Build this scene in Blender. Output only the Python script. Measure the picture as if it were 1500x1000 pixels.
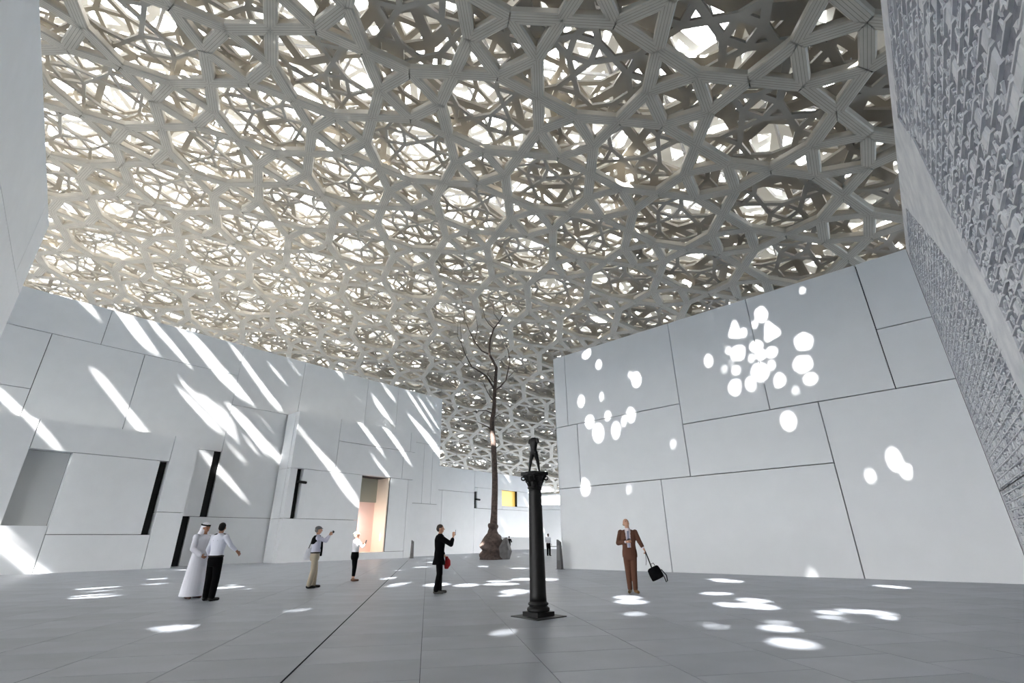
import bpy, bmesh, math, random
import numpy as np
from mathutils import Vector, Matrix

random.seed(7)
RNG = np.random.default_rng(11)
for o in list(bpy.data.objects):
    bpy.data.objects.remove(o)
scene = bpy.context.scene
COL = scene.collection

# ------------------------------------------------------------------ camera
F_PX, PITCH, ROLL, EYE = 700.3, math.radians(22.6), math.radians(-0.72), 1.28
_F = np.array([0, math.cos(PITCH), math.sin(PITCH)])
_U0 = np.array([0, -math.sin(PITCH), math.cos(PITCH)])
_R0 = np.array([1.0, 0, 0])
_R = math.cos(ROLL) * _R0 + math.sin(ROLL) * _U0
_U = -math.sin(ROLL) * _R0 + math.cos(ROLL) * _U0
EYEP = np.array([0, 0, EYE])
cam_d = bpy.data.cameras.new('camera')
cam = bpy.data.objects.new('camera', cam_d)
COL.objects.link(cam)
cam_d.sensor_width = 36
cam_d.lens = F_PX / 1500 * 36
cam_d.clip_start = 0.05
cam_d.clip_end = 2000
cam.matrix_world = Matrix(((_R[0], _U[0], -_F[0], 0), (_R[1], _U[1], -_F[1], 0),
                           (_R[2], _U[2], -_F[2], EYE), (0, 0, 0, 1)))
scene.camera = cam

# ------------------------------------------------------------------ light
SUN_DIR = np.array([0.34, 0.673, -0.655])          # direction the light travels
SUN_DIR = SUN_DIR / np.linalg.norm(SUN_DIR)
world = bpy.data.worlds.new('world')
scene.world = world
world.use_nodes = True
wn = world.node_tree.nodes
wn.clear()
bg = wn.new('ShaderNodeBackground')
bg.inputs['Color'].default_value = (0.985, 0.99, 1.0, 1)
bg.inputs['Strength'].default_value = 14.0
wo = wn.new('ShaderNodeOutputWorld')
world.node_tree.links.new(bg.outputs[0], wo.inputs[0])
sun_d = bpy.data.lights.new('sun', 'SUN')
sun_d.energy = 45.0
sun_d.angle = math.radians(0.53)
sun_d.color = (1.0, 0.98, 0.95)
sun = bpy.data.objects.new('sun', sun_d)
COL.objects.link(sun)
sun.location = (-20, -40, 60)
sun.rotation_euler = Vector(SUN_DIR).to_track_quat('-Z', 'Y').to_euler()
vs = scene.view_settings
vs.view_transform = 'Standard'
vs.look = 'None'
vs.exposure = 0.5
vs.gamma = 1.0
vs.use_curve_mapping = False
scene.cycles.use_denoising = True
scene.cycles.max_bounces = 10
scene.cycles.diffuse_bounces = 8
scene.cycles.glossy_bounces = 3
scene.cycles.transmission_bounces = 3
scene.cycles.sample_clamp_indirect = 12.0
scene.cycles.caustics_reflective = False
scene.cycles.caustics_refractive = False

# ------------------------------------------------------------------ helpers
def ray(x, y):
    return (x - 750) / F_PX * _R - (y - 500) / F_PX * _U + _F

def gnd(x, y, z=0.0):
    v = ray(x, y)
    return EYEP + v * ((z - EYE) / v[2])

def project(P):
    v = np.asarray(P) - EYEP
    d = v @ _F
    return np.stack([750 + F_PX * (v @ _R) / d, 500 - F_PX * (v @ _U) / d, d], -1)

def lin(c):
    return tuple(((x / 255) / 12.92 if x / 255 <= 0.04045 else ((x / 255 + 0.055) / 1.055) ** 2.4) for x in c)

MATS = {}
def mat(name, rgb, rough=0.6, metal=0.0, noise=0.0, nscale=6.0, bump=0.0, bscale=40.0, spec=0.5, rgb2=None, emit=None, estr=0.0):
    if name in MATS:
        return MATS[name]
    m = bpy.data.materials.new(name)
    m.use_nodes = True
    nt = m.node_tree
    b = nt.nodes['Principled BSDF']
    c = lin(rgb) + (1,)
    b.inputs['Base Color'].default_value = c
    b.inputs['Roughness'].default_value = rough
    b.inputs['Metallic'].default_value = metal
    b.inputs['Specular IOR Level'].default_value = spec
    if noise or rgb2:
        tc = nt.nodes.new('ShaderNodeTexCoord')
        n = nt.nodes.new('ShaderNodeTexNoise')
        n.inputs['Scale'].default_value = nscale
        n.inputs['Detail'].default_value = 6
        nt.links.new(tc.outputs['Object'], n.inputs['Vector'])
        r = nt.nodes.new('ShaderNodeValToRGB')
        r.color_ramp.elements[0].position = 0.35
        r.color_ramp.elements[1].position = 0.65
        if rgb2:
            r.color_ramp.elements[0].color = lin(rgb2) + (1,)
            r.color_ramp.elements[1].color = c
        else:
            r.color_ramp.elements[0].color = tuple(x * (1 - noise) for x in c[:3]) + (1,)
            r.color_ramp.elements[1].color = tuple(min(1, x * (1 + noise)) for x in c[:3]) + (1,)
        nt.links.new(n.outputs['Fac'], r.inputs['Fac'])
        nt.links.new(r.outputs['Color'], b.inputs['Base Color'])
    if bump:
        tc = nt.nodes.new('ShaderNodeTexCoord')
        n2 = nt.nodes.new('ShaderNodeTexNoise')
        n2.inputs['Scale'].default_value = bscale
        n2.inputs['Detail'].default_value = 5
        nt.links.new(tc.outputs['Object'], n2.inputs['Vector'])
        bp = nt.nodes.new('ShaderNodeBump')
        bp.inputs['Strength'].default_value = bump
        bp.inputs['Distance'].default_value = 0.02
        nt.links.new(n2.outputs['Fac'], bp.inputs['Height'])
        nt.links.new(bp.outputs['Normal'], b.inputs['Normal'])
    if emit:
        b.inputs['Emission Color'].default_value = lin(emit) + (1,)
        b.inputs['Emission Strength'].default_value = estr
    MATS[name] = m
    return m

def metal_lattice(name, rgb):
    m = mat(name, rgb, rough=0.5, metal=0.0, noise=0.06, nscale=0.8)
    nt = m.node_tree
    b = nt.nodes['Principled BSDF']
    uv = nt.nodes.new('ShaderNodeUVMap')
    uv.uv_map = 'UVMap'
    sep = nt.nodes.new('ShaderNodeSeparateXYZ')
    nt.links.new(uv.outputs[0], sep.inputs[0])
    def M(op, a, bb=None):
        n = nt.nodes.new('ShaderNodeMath')
        n.operation = op
        if isinstance(a, (int, float)): n.inputs[0].default_value = a
        else: nt.links.new(a, n.inputs[0])
        if bb is not None:
            if isinstance(bb, (int, float)): n.inputs[1].default_value = bb
            else: nt.links.new(bb, n.inputs[1])
        return n.outputs[0]
    a = M('ABSOLUTE', sep.outputs['Y'])
    fr = M('FRACT', M('ADD', M('MULTIPLY', a, 2.0), 0.055))
    g = M('LESS_THAN', fr, 0.11)
    mix = nt.nodes.new('ShaderNodeMix')
    mix.data_type = 'RGBA'
    nt.links.new(g, mix.inputs['Factor'])
    src = b.inputs['Base Color'].links[0].from_socket
    nt.links.new(src, mix.inputs['A'])
    mix.inputs['B'].default_value = tuple(x * 0.30 for x in lin(rgb)) + (1,)
    nt.links.new(mix.outputs['Result'], b.inputs['Base Color'])
    return m

def tag(o, label=None, cat=None, group=None, kind=None):
    if label: o['label'] = label
    if cat: o['category'] = cat
    if group: o['group'] = group
    if kind: o['kind'] = kind
    return o

def empty(name, loc=(0, 0, 0), rz=0.0):
    o = bpy.data.objects.new(name, None)
    o.empty_display_size = 0.2
    o.location = loc
    o.rotation_euler = (0, 0, rz)
    COL.objects.link(o)
    return o

def link_mesh(name, me, m=None, parent=None, smooth=False):
    o = bpy.data.objects.new(name, me)
    if m is not None and not me.materials:
        me.materials.append(m)
    if smooth:
        me.polygons.foreach_set('use_smooth', [True] * len(me.polygons))
    COL.objects.link(o)
    if parent is not None:
        o.parent = parent
    return o

def mk(name, verts, faces, m=None, parent=None, smooth=False):
    me = bpy.data.meshes.new(name)
    me.from_pydata([tuple(map(float, v)) for v in verts], [], faces)
    me.update()
    return link_mesh(name, me, m, parent, smooth)

def np_mesh(name, verts, loops, starts, uv=None):
    me = bpy.data.meshes.new(name)
    me.vertices.add(len(verts))
    me.vertices.foreach_set('co', np.ascontiguousarray(verts, dtype=np.float32).ravel())
    me.loops.add(len(loops))
    me.loops.foreach_set('vertex_index', np.ascontiguousarray(loops, dtype=np.int32))
    me.polygons.add(len(starts))
    me.polygons.foreach_set('loop_start', np.ascontiguousarray(starts, dtype=np.int32))
    if uv is not None:
        l = me.uv_layers.new(name='UVMap')
        l.data.foreach_set('uv', np.ascontiguousarray(uv, dtype=np.float32).ravel())
    me.update(calc_edges=True)
    me.shade_flat()
    return me

CUBE_F = [(0, 1, 3, 2), (4, 6, 7, 5), (0, 4, 5, 1), (2, 3, 7, 6), (0, 2, 6, 4), (1, 5, 7, 3)]

class Plane:
    """vertical wall plane: s along it, z up, h out towards the room."""
    def __init__(self, az_deg, off, side=1, D=None, N=None):
        a = math.radians(az_deg)
        self.D = np.array([math.sin(a), math.cos(a)])
        self.N = np.array([self.D[1], -self.D[0]])
        self.off = off
        self.side = side
    def pt(self, s, z, h=0.0):
        p = self.D * s + self.N * (self.off + self.side * h)
        return np.array([p[0], p[1], z])
    def hit(self, x, y):
        v = ray(x, y)
        t = self.off / (self.N @ v[:2])
        P = EYEP + t * v
        return float(self.D @ P[:2]), float(P[2])
    def box_verts(self, s0, s1, z0, z1, h0, h1):
        return [self.pt(s, z, h) for s in (s0, s1) for z in (z0, z1) for h in (h0, h1)]
    def box(self, name, s0, s1, z0, z1, h0, h1, m, parent=None):
        f = CUBE_F if self.side * 1 > 0 else [tuple(reversed(q)) for q in CUBE_F]
        return mk(name, self.box_verts(s0, s1, z0, z1, h0, h1), f, m, parent)
    def frame(self, s, z):
        """matrix with local x along s, local y into the room, z up"""
        p = self.pt(s, z)
        o = self.N * self.side
        return Matrix(((self.D[0], o[0], 0, p[0]), (self.D[1], o[1], 0, p[1]), (0, 0, 1, p[2]), (0, 0, 0, 1)))

M_WALL = mat('white_concrete', (226, 228, 230), rough=0.62, noise=0.015, nscale=1.3, bump=0.03, bscale=60)
M_BACK = mat('joint_shadow_gap', (70, 70, 72), rough=0.9)
M_DARK = mat('dark_slot_glass', (8, 8, 9), rough=0.45, spec=0.25)
M_FLOOR = mat('grey_granite_paver', (150, 155, 163), rough=0.42, noise=0.07, nscale=1.2, bump=0.04, bscale=90)
M_JOINT = mat('paving_joint', (70, 73, 78), rough=0.9)

WA = Plane(39.8, -38.7)        # big white building behind
WV1 = Plane(39.8, -36.2)       # its near projecting block
WV2 = Plane(39.8, -36.6)       # its far projecting block
WB3 = Plane(39.8, -41.5)       # lower building beyond
WR = Plane(-47.5, 20.5, -1)    # right building
WRELIEF = Plane(39.11, 1.79, -1)
WN = Plane(-41.1, -4.33)       # tall wall beside the camera

GAP = 0.018
def panels(wall, rects, t, parent, m=M_WALL, name='panel'):
    for (s0, s1, z0, z1) in rects:
        wall.box(name, s0 + GAP, s1 - GAP, z0 + (GAP if z0 > 0 else 0), z1 - GAP, -t, 0, m, parent)

def struct(o):
    o['kind'] = 'structure'
    return o

# ------------------------------------------------------------------ floor
FAZ = math.radians(-9.54)
FD = np.array([math.sin(FAZ), math.cos(FAZ)])          # along the dark movement joint
FT = np.array([math.cos(FAZ), -math.sin(FAZ)])         # across it
F0 = np.array([-2.34, 5.68])
PW, PD = 1.36, 0.93
_n = 96
_fc = (-36.5, 34.6)
floor = struct(mk('floor', [(_fc[0] + 93 * math.cos(2 * math.pi * k / _n), _fc[1] + 93 * math.sin(2 * math.pi * k / _n), -0.03) for k in range(_n)], [tuple(range(_n))], M_JOINT))
M_SEA = mat('sea_water', (40, 66, 84), 0.15, bump=0.2, bscale=0.6)
tag(mk('sea', [(-900, -900, -0.6), (900, -900, -0.6), (900, 900, -0.6), (-900, 900, -0.6)], [(0, 1, 2, 3)], M_SEA), 'dark blue sea lying around the domed court', 'sea', kind='structure')
tag(floor, 'grey granite paving of large rectangular slabs across the open court', 'floor')
cand = []
for i in range(-22, 22):
    for j in range(-3, 46):
        off = 0.0 if (i % 2 == 0) else PD / 2
        c = F0 + FT * (i + 0.5) * PW + FD * (j * PD + off + 0.3)
        P = project([c[0], c[1], 0])
        cand.append((i, j, c, P))
slab_rest, slab_near = [], []
vis = [k for k in cand if k[3][2] > 0.5 and -60 < k[3][0] < 1560 and k[3][1] < 1080]
vis.sort(key=lambda k: k[3][2])
near_ids = set((k[0], k[1]) for k in vis[:300])
def slab_corner(c, gx, gy):
    hw, hd = PW / 2 - gx, PD / 2 - gy
    return [c - FT * hw - FD * hd, c + FT * hw - FD * hd, c + FT * hw + FD * hd, c - FT * hw + FD * hd]
slab_mesh = None
for (i, j, c, P) in vis:
    if (i, j) in near_ids:
        if slab_mesh is None:
            hw, hd, b = PW / 2 - 0.003, PD / 2 - 0.003, 0.003
            v = [(-hw, -hd, -0.03), (hw, -hd, -0.03), (hw, hd, -0.03), (-hw, hd, -0.03),
                 (-hw, -hd, -b), (hw, -hd, -b), (hw, hd, -b), (-hw, hd, -b),
                 (-hw + b, -hd + b, 0), (hw - b, -hd + b, 0), (hw - b, hd - b, 0), (-hw + b, hd - b, 0)]
            f = [(8, 9, 10, 11)] + [(k, (k + 1) % 4, 4 + (k + 1) % 4, 4 + k) for k in range(4)] + \
                [(4 + k, 4 + (k + 1) % 4, 8 + (k + 1) % 4, 8 + k) for k in range(4)]
            slab_mesh = bpy.data.meshes.new('paving_slab')
            slab_mesh.from_pydata(v, [], f)
            slab_mesh.materials.append(M_FLOOR)
        o = bpy.data.objects.new('paving_slab', slab_mesh)
        COL.objects.link(o)
        o.location = (c[0], c[1], 0)
        o.rotation_euler = (0, 0, -FAZ)
        o.parent = floor
# per-slab tone
nt = M_FLOOR.node_tree
_oi = nt.nodes.new('ShaderNodeObjectInfo')
_hsv = nt.nodes.new('ShaderNodeHueSaturation')
_b = nt.nodes['Principled BSDF']
_src = _b.inputs['Base Color'].links[0].from_socket
_mr = nt.nodes.new('ShaderNodeMapRange')
_mr.inputs['To Min'].default_value = 0.90
_mr.inputs['To Max'].default_value = 1.08
nt.links.new(_oi.outputs['Random'], _mr.inputs['Value'])
nt.links.new(_mr.outputs[0], _hsv.inputs['Value'])
nt.links.new(_src, _hsv.inputs['Color'])
nt.links.new(_hsv.outputs[0], _b.inputs['Base Color'])
V, L, S = [], [], []
def add_quad(q, z):
    n = len(V)
    V.extend([(p[0], p[1], z) for p in q])
    S.append(len(L))
    L.extend([n, n + 1, n + 2, n + 3])
for i in range(-110, 60):
    for j in range(-90, 150):
        if (i, j) in near_ids:
            continue
        off = 0.0 if (i % 2 == 0) else PD / 2
        c = F0 + FT * (i + 0.5) * PW + FD * (j * PD + off + 0.3)
        if (c[0] + 36.5) ** 2 + (c[1] - 34.6) ** 2 > 92 ** 2:
            continue
        add_quad(slab_corner(c, 0.004, 0.004), 0.0)
me = np_mesh('paving_field', np.array(V), np.array(L), np.array(S))
o = link_mesh('paving_field', me, M_FLOOR, floor)
o['kind'] = 'stuff'
# dark movement joint
q = [F0 + FD * (-8) - FT * 0.012, F0 + FD * (-8) + FT * 0.012, F0 + FD * 34 + FT * 0.012, F0 + FD * 34 - FT * 0.012]
mk('movement_joint', [(p[0], p[1], 0.002) for p in q], [(0, 1, 2, 3)], mat('joint_sealant', (26, 27, 29), 0.95, spec=0.1), floor)

# ------------------------------------------------------------------ walls
M_ROOF = mat('dark_low_bounce_roof', (88, 86, 82), 0.9)  # unseen roofs made dark to cut light bounced onto the dome
def building(name, wall, s0, s1, z1, t, depth, rects, label, slots=(), slot_mat=M_DARK, m=M_WALL, skip_body=False, roof=None):
    core = wall.box(name, s0, s1, 0, z1 - 0.02, -t - depth, -t, M_BACK, None)
    struct(core)
    tag(core, label, 'wall')
    if not skip_body:
        # white roof slab over the dark core
        wall.box('roof_slab', s0, s1, z1 - 0.02, z1 - 0.005, -t - depth, -t, roof or m, core)
    panels(wall, rects, t, core, m)
    for (a, b, c, d) in slots:
        wall.box('slot_window', a, b, c, d, -t, -t + 0.03, slot_mat, core)
    return core

w_main = building('wall_back', WA, -26, 34.35, 15.8, 0.2, 30, [
    (-26, 4.87, 13.3, 15.8), (4.87, 13.35, 13.3, 15.8), (13.35, 18.45, 11.0, 15.8), (18.45, 24.85, 11.0, 15.8),
    (24.85, 28.4, 10.6, 15.8), (28.4, 34.35, 10.6, 15.8),
    (-26, 2.5, 9.78, 13.3), (-26, 2.5, 0, 9.78), (2.5, 7.28, 0, 13.3), (7.28, 13.35, 7.47, 13.3),
    (7.28, 12.88, 3.04, 7.47), (13.35, 18.45, 3.04, 11.0), (7.28, 11.3, 0, 3.04), (12.27, 18.45, 0, 3.04),
    (18.45, 24.85, 0, 11.0), (24.85, 28.4, 0, 10.6), (28.4, 32.2, 4.75, 10.6), (32.2, 33.35, 4.75, 10.6),
    (33.35, 34.35, 4.75, 10.6), (28.4, 34.35, 0, 4.75)],
    'tall white panelled building with slot windows behind the projecting blocks',
    slots=[(12.88, 13.35, 3.04, 7.47), (11.3, 12.27, 0, 3.04)])

v1 = building('wall_block_one', WV1, -14, 11.1, 7.75, 0.6, 1.68, [
    (-14, 3.15, 2.3, 7.75), (3.15, 9.62, 6.12, 7.75), (4.94, 9.16, 1.86, 6.12), (9.62, 11.1, 3.13, 7.75),
    (9.62, 11.1, 0, 3.13), (-14, 4.94, 0, 2.3), (4.94, 9.62, 0, 1.86)],
    'white panelled block with a grey recessed niche and one black slot',
    slots=[(9.16, 9.62, 1.86, 6.12)])
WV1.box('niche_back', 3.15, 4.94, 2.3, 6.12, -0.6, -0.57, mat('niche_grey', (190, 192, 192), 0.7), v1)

# far block with the lit doorway: the core is left hollow behind the doorway
v2 = struct(WV2.box('wall_block_two', 17.65, 23.8, 0, 10.93, -1.9, -0.5, M_BACK))
tag(v2, 'white panelled block with a lit pink doorway and one black slot', 'wall')
WV2.box('core_section', 26.9, 29.4, 0, 10.93, -1.9, -0.5, M_BACK, v2)
WV2.box('core_section', 23.8, 26.9, 6.6, 10.93, -1.9, -0.5, M_BACK, v2)
WV2.box('roof_slab', 17.6, 29.4, 10.93, 10.95, -1.9, -0.5, M_WALL, v2)
panels(WV2, [(17.6, 21.3, 6.58, 10.95), (21.3, 28.75, 9.1, 10.95), (28.75, 29.4, 9.1, 10.95), (21.3, 28, 6.58, 9.1),
             (28, 29.4, 6.58, 9.1), (17.6, 18.18, 2.98, 6.58), (18.66, 23.88, 2.98, 6.58), (17.6, 23.88, 0, 2.98),
             (26.74, 28.75, 0.54, 6.58), (23.88, 28.75, 0, 0.54), (28.75, 29.4, 0, 6.58)], 0.5, v2)
WV2.box('slot_window', 18.18, 18.66, 2.98, 6.58, -0.5, -0.47, M_DARK, v2)
for z0, z1 in ((0, 2.97), (2.99, 6.57), (6.59, 10.95)):      # return face of the block
    WV2.box('panel', 17.6, 17.65, z0, z1, -1.9, -0.52, M_WALL, v2)
M_PINK = mat('doorway_pink_plaster', (242, 214, 206), 0.6)
M_REVEAL = mat('doorway_cream_reveal', (236, 222, 204), 0.5)
M_GREEN = mat('doorway_grey_blind', (176, 180, 168), 0.7)
WV2.box('doorway_back', 23.8, 26.9, 0.5, 6.6, -1.86, -1.8, M_PINK, v2)
WV2.box('doorway_blind', 23.9, 26.7, 4.55, 6.55, -1.7, -1.62, M_GREEN, v2)
WV2.box('doorway_reveal', 26.6, 26.72, 0.54, 6.55, -1.8, -0.02, M_REVEAL, v2)
WV2.box('doorway_frame', 26.71, 26.745, 0.54, 6.57, -0.5, 0.01, M_DARK, v2)
WV2.box('doorway_sill', 23.85, 26.75, 0.50, 0.54, -1.8, -0.02, M_REVEAL, v2)
dl = bpy.data.lights.new('doorway_lamp', 'AREA')
dl.energy = 55
dl.color = (1.0, 0.88, 0.82)
dl.shape = 'RECTANGLE'
dl.size, dl.size_y = 0.3, 2.2
dlo = bpy.data.objects.new('doorway_lamp', dl)
COL.objects.link(dlo)
p = WV2.pt(24.0, 2.6, -1.0)
dlo.location = p
_d = np.array([WV2.D[0], WV2.D[1], -0.1]) - 0.35 * np.array([WV2.N[0], WV2.N[1], 0])
dlo.rotation_euler = Vector(_d).to_track_quat('-Z', 'Z').to_euler()

b3 = building('wall_far_block', WB3, 34.36, 53.0, 9.15, 0.25, 0.5, [
    (34.4, 42.5, 6.55, 9.15), (42.5, 53, 7.2, 9.15), (42.96, 47.45, 4.87, 7.2), (50.45, 53, 5.3, 7.2),
    (37.4, 42.5, 0, 6.55), (34.4, 37.4, 0, 6.55), (42.5, 42.96, 6.7, 7.2), (42.5, 45.5, 0, 4.85),
    (45.5, 53, 1.64, 4.87), (47.45, 53, 4.87, 5.3)],
    'low white building with a golden window beyond the bare tree', skip_body=True,
    slots=[(42.5, 42.96, 4.85, 6.7)])
# hollow the far block core under its overhang: rebuild the core out of sections
bpy.data.objects.remove(b3.children[0]) if False else None
me = b3.data
bmx = bmesh.new()
for (s0, s1, z0, z1, h0, h1) in ((34.36, 45.5, 0, 9.1, -8, -0.25), (45.5, 53, 1.66, 5.3, -8, -0.25), (45.5, 53, 7.2, 9.1, -8, -0.25),
                                 (45.5, 47.45, 5.3, 7.2, -8, -0.25), (50.45, 53, 5.3, 7.2, -8, -0.25), (47.45, 50.45, 5.3, 7.2, -8, -1.2)):
    vv = [bmx.verts.new(v) for v in WB3.box_verts(s0, s1, z0, z1, h0, h1)]
    for f in CUBE_F:
        bmx.faces.new([vv[k] for k in f])
bmx.to_mesh(me)
bmx.free()
WB3.box('roof_slab', 34.36, 53, 9.1, 9.14, -8, -0.25, M_WALL, b3)
WB3.box('undercroft_wall', 45.5, 53, 0, 1.64, -5.2, -5, M_WALL, b3)
M_GOLD = mat('golden_window_glow', (226, 190, 100), 0.4, emit=(236, 196, 96), estr=0.5)
WB3.box('window_golden', 47.45, 50.45, 5.3, 7.2, -0.42, -0.38, M_GOLD, b3)
WB3.box('window_frame', 50.40, 50.46, 5.3, 7.2, -0.3, -0.02, M_DARK, b3)
WB3.box('window_sill', 47.45, 50.4, 5.25, 5.3, -0.38, 0.0, M_WALL, b3)

w_right = building('wall_right', WR, -0.58, 15.6, 10.85, 0.2, 38, [
    (14.82, 15.6, 6.87, 10.85), (8.62, 14.82, 6.87, 10.85), (5.02, 8.62, 5.93, 10.85), (1.0, 5.02, 5.93, 10.85),
    (-0.58, 1.0, 8.13, 10.85), (-0.58, 1.0, 5.93, 8.13), (14.25, 15.6, 3.7, 6.87), (8.62, 14.25, 3.7, 6.87),
    (3.35, 8.62, 3.7, 5.93), (-0.58, 3.35, 0, 5.93), (9.98, 15.6, 0, 3.7), (3.35, 9.98, 0, 3.7)],
    'white panelled wall dotted with round sun spots behind the brown suited man', roof=M_ROOF)
WR.box('end_panel', 15.6, 15.62, 0, 10.85, -38.2, 0, M_WALL, w_right)

w_near = struct(WN.box('wall_near', 13.3, 29.44, 9.2, 15.8, -0.7, -0.2, M_WALL))  # unseen lower part left open, shaped so sun reaches the floor
tag(w_near, 'plain white upper wall rising beside the court with its unseen base left open for sun', 'wall')
panels(WN, [(13.3, 27.0, 12.0, 15.8), (27.0, 29.44, 12.0, 15.8), (13.3, 29.44, 9.2, 12.0)], 0.2, w_near)
WN.box('added_pier', 28.9, 29.4, 0, 9.2, -0.7, -0.05, M_WALL, w_near)  # added legs, out of view, under the opened wall
WN.box('added_pier', 13.3, 13.8, 0, 9.2, -0.7, -0.05, M_WALL, w_near)

# far end of the court
M_FARW = M_WALL
WFAR = Plane(75, 0)
far_p = np.array([2.0, 80.0])
WFAR.off = float(WFAR.N @ far_p)
s_f = float(WFAR.D @ far_p)
w_far = struct(WFAR.box('wall_far', s_f - 6, s_f + 16, 0, 5.75, -1, 0, M_WALL))
tag(w_far, 'low white wall closing the far end of the court', 'wall')
WFAR.box('parapet', s_f - 6, s_f + 16, 5.8, 6.5, -1.3, 0.12, M_WALL, w_far)
WFAR.box('railing', s_f - 6, s_f + 16, 7.05, 7.12, -0.6, -0.5, mat('railing_grey', (150, 150, 152), 0.5), w_far)
for k in range(23):
    WFAR.box('railing_post', s_f - 6 + k, s_f - 5.94 + k, 6.5, 7.08, -0.6, -0.54, MATS['railing_grey'], w_far)

# relief wall beside the camera -----------------------------------------
RB = -0.035
M_STONE = mat('relief_marble', (218, 219, 221), 0.6, rgb2=(196, 198, 203), nscale=2.2, bump=0.15, bscale=25)
M_STONE_SHADE = mat('relief_marble_shaded', (146, 148, 156), 0.7, rgb2=(112, 115, 126), nscale=3.0, bump=0.2, bscale=30)  # same marble made darker: shade of the recesses put into the colour
w_rel = struct(WRELIEF.box('wall_relief', -6, 20.9, 0, 10.85, -0.9, RB - 0.01, M_STONE))
tag(w_rel, 'tall pale marble wall carved with rows of wedge shaped marks', 'wall')
light_block = struct(WRELIEF.box('wall_light_block', -30, 20.0, 0, 10.8, -34, -0.92, M_ROOF))  # unseen mass added to darken the right side of the dome
tag(light_block, 'unseen gallery-like mass added behind the carved marble wall to darken the dome', 'wall')
TAB1 = [(-6, 0.2), (11.2, 0.2), (10.7, 4.5), (11.5, 7.4), (11.7, 9.2), (12.3, 10.35), (-6, 10.35)]
TAB2 = [(12.0, 0.2), (20.2, 0.2), (20.25, 10.45), (16.6, 10.35), (14.2, 7.9), (12.6, 6.0), (11.95, 3.5)]
def inside(poly, s, z):
    c = False
    n = len(poly)
    for i in range(n):
        x0, y0 = poly[i]
        x1, y1 = poly[(i + 1) % n]
        if (y0 > z) != (y1 > z) and s < (x1 - x0) * (z - y0) / (y1 - y0) + x0:
            c = not c
    return c
def prism_sz(wall, poly, h0, h1):
    n = len(poly)
    v = [wall.pt(s, z, h0) for s, z in poly] + [wall.pt(s, z, h1) for s, z in poly]
    f = [tuple(range(n, 2 * n))] + [(k, (k + 1) % n, n + (k + 1) % n, n + k) for k in range(n)]
    return v, f
# smooth margins stand proud, tablets are sunk
MARG = [[(-6, 10.35), (12.3, 10.35), (12.3, 10.85), (-6, 10.85)],
        [(12.3, 10.35), (11.7, 9.2), (11.5, 7.4), (14.2, 7.9), (16.6, 10.35), (20.25, 10.45), (20.5, 10.85), (12.3, 10.85)],
        [(11.5, 7.4), (10.7, 4.5), (11.95, 3.5), (12.6, 6.0), (14.2, 7.9)],
        [(10.7, 4.5), (11.2, 0.2), (12.0, 0.2), (11.95, 3.5)],
        [(-6, 0), (20.5, 0), (20.5, 0.2), (-6, 0.2)], [(20.2, 0.2), (20.5, 0.2), (20.5, 10.85), (20.25, 10.45)]]
for poly in MARG:
    v, f = prism_sz(WRELIEF, poly, RB - 0.01, 0.0)
    mk('stone_margin', v, f, M_STONE, w_rel)
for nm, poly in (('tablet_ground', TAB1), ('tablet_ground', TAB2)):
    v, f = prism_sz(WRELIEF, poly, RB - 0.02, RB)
    mk(nm, v, f, M_STONE_SHADE, w_rel)
def relief_marks(poly, rowh, cell, seed):
    rr = random.Random(seed)
    V, L, S = [], [], []
    def prism(pts, h0, h1):
        n = len(V)
        k = len(pts)
        c = np.mean(np.array(pts), axis=0)
        for (s, z) in pts: V.append(WRELIEF.pt(s, z, h0))
        for (s, z) in pts: V.append(WRELIEF.pt(s + (c[0] - s) * 0.25, z + (c[1] - z) * 0.25, h1))
        S.append(len(L)); L.extend(range(n + k, n + 2 * k))
        for i in range(k):
            S.append(len(L)); L.extend([n + i, n + (i + 1) % k, n + k + (i + 1) % k, n + k + i])
    s_lo, s_hi = min(p[0] for p in poly), max(p[0] for p in poly)
    z_lo, z_hi = min(p[1] for p in poly), max(p[1] for p in poly)
    z = z_lo
    while z < z_hi:
        s = s_lo
        while s < s_hi:                       # ruled ridge between rows
            e = s + 0.6
            if inside(poly, s + 0.3, z + 0.01):
                prism([(s, z), (e, z), (e, z + rowh * 0.16), (s, z + rowh * 0.16)], RB, 0.006)
            s = e
        s = s_lo
        while s < s_hi:
            w = cell * rr.uniform(0.7, 1.3)
            if inside(poly, s + w / 2, z + rowh * 0.55):
                z0, z1 = z + rowh * 0.16, z + rowh
                kind = rr.random()
                if kind < 0.14:               # worn smooth patch
                    prism([(s, z0), (s + w, z0), (s + w * 1.05, z1), (s - w * 0.1, z1)], RB, -0.002)
                else:
                    for _ in range(rr.choice((2, 3, 3, 4))):
                        cx, cz = s + w * rr.uniform(0.05, 0.9), z0 + (z1 - z0) * rr.uniform(0.2, 0.8)
                        a = rr.choice((0, math.pi / 2, math.pi / 2, 0.7, -0.7)) + rr.uniform(-0.15, 0.15)
                        ln, th = rowh * rr.uniform(0.3, 0.75), rowh * rr.uniform(0.09, 0.2)
                        d = (math.cos(a), math.sin(a))
                        n_ = (-d[1], d[0])
                        prism([(cx - d[0] * ln / 2 + n_[0] * th, cz - d[1] * ln / 2 + n_[1] * th),
                               (cx - d[0] * ln / 2 - n_[0] * th, cz - d[1] * ln / 2 - n_[1] * th),
                               (cx + d[0] * ln / 2, cz + d[1] * ln / 2)], RB, rr.uniform(-0.016, -0.004))
            s += w
        z += rowh
    return np_mesh('carved_marks', np.array(V), np.array(L), np.array(S))
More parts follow.
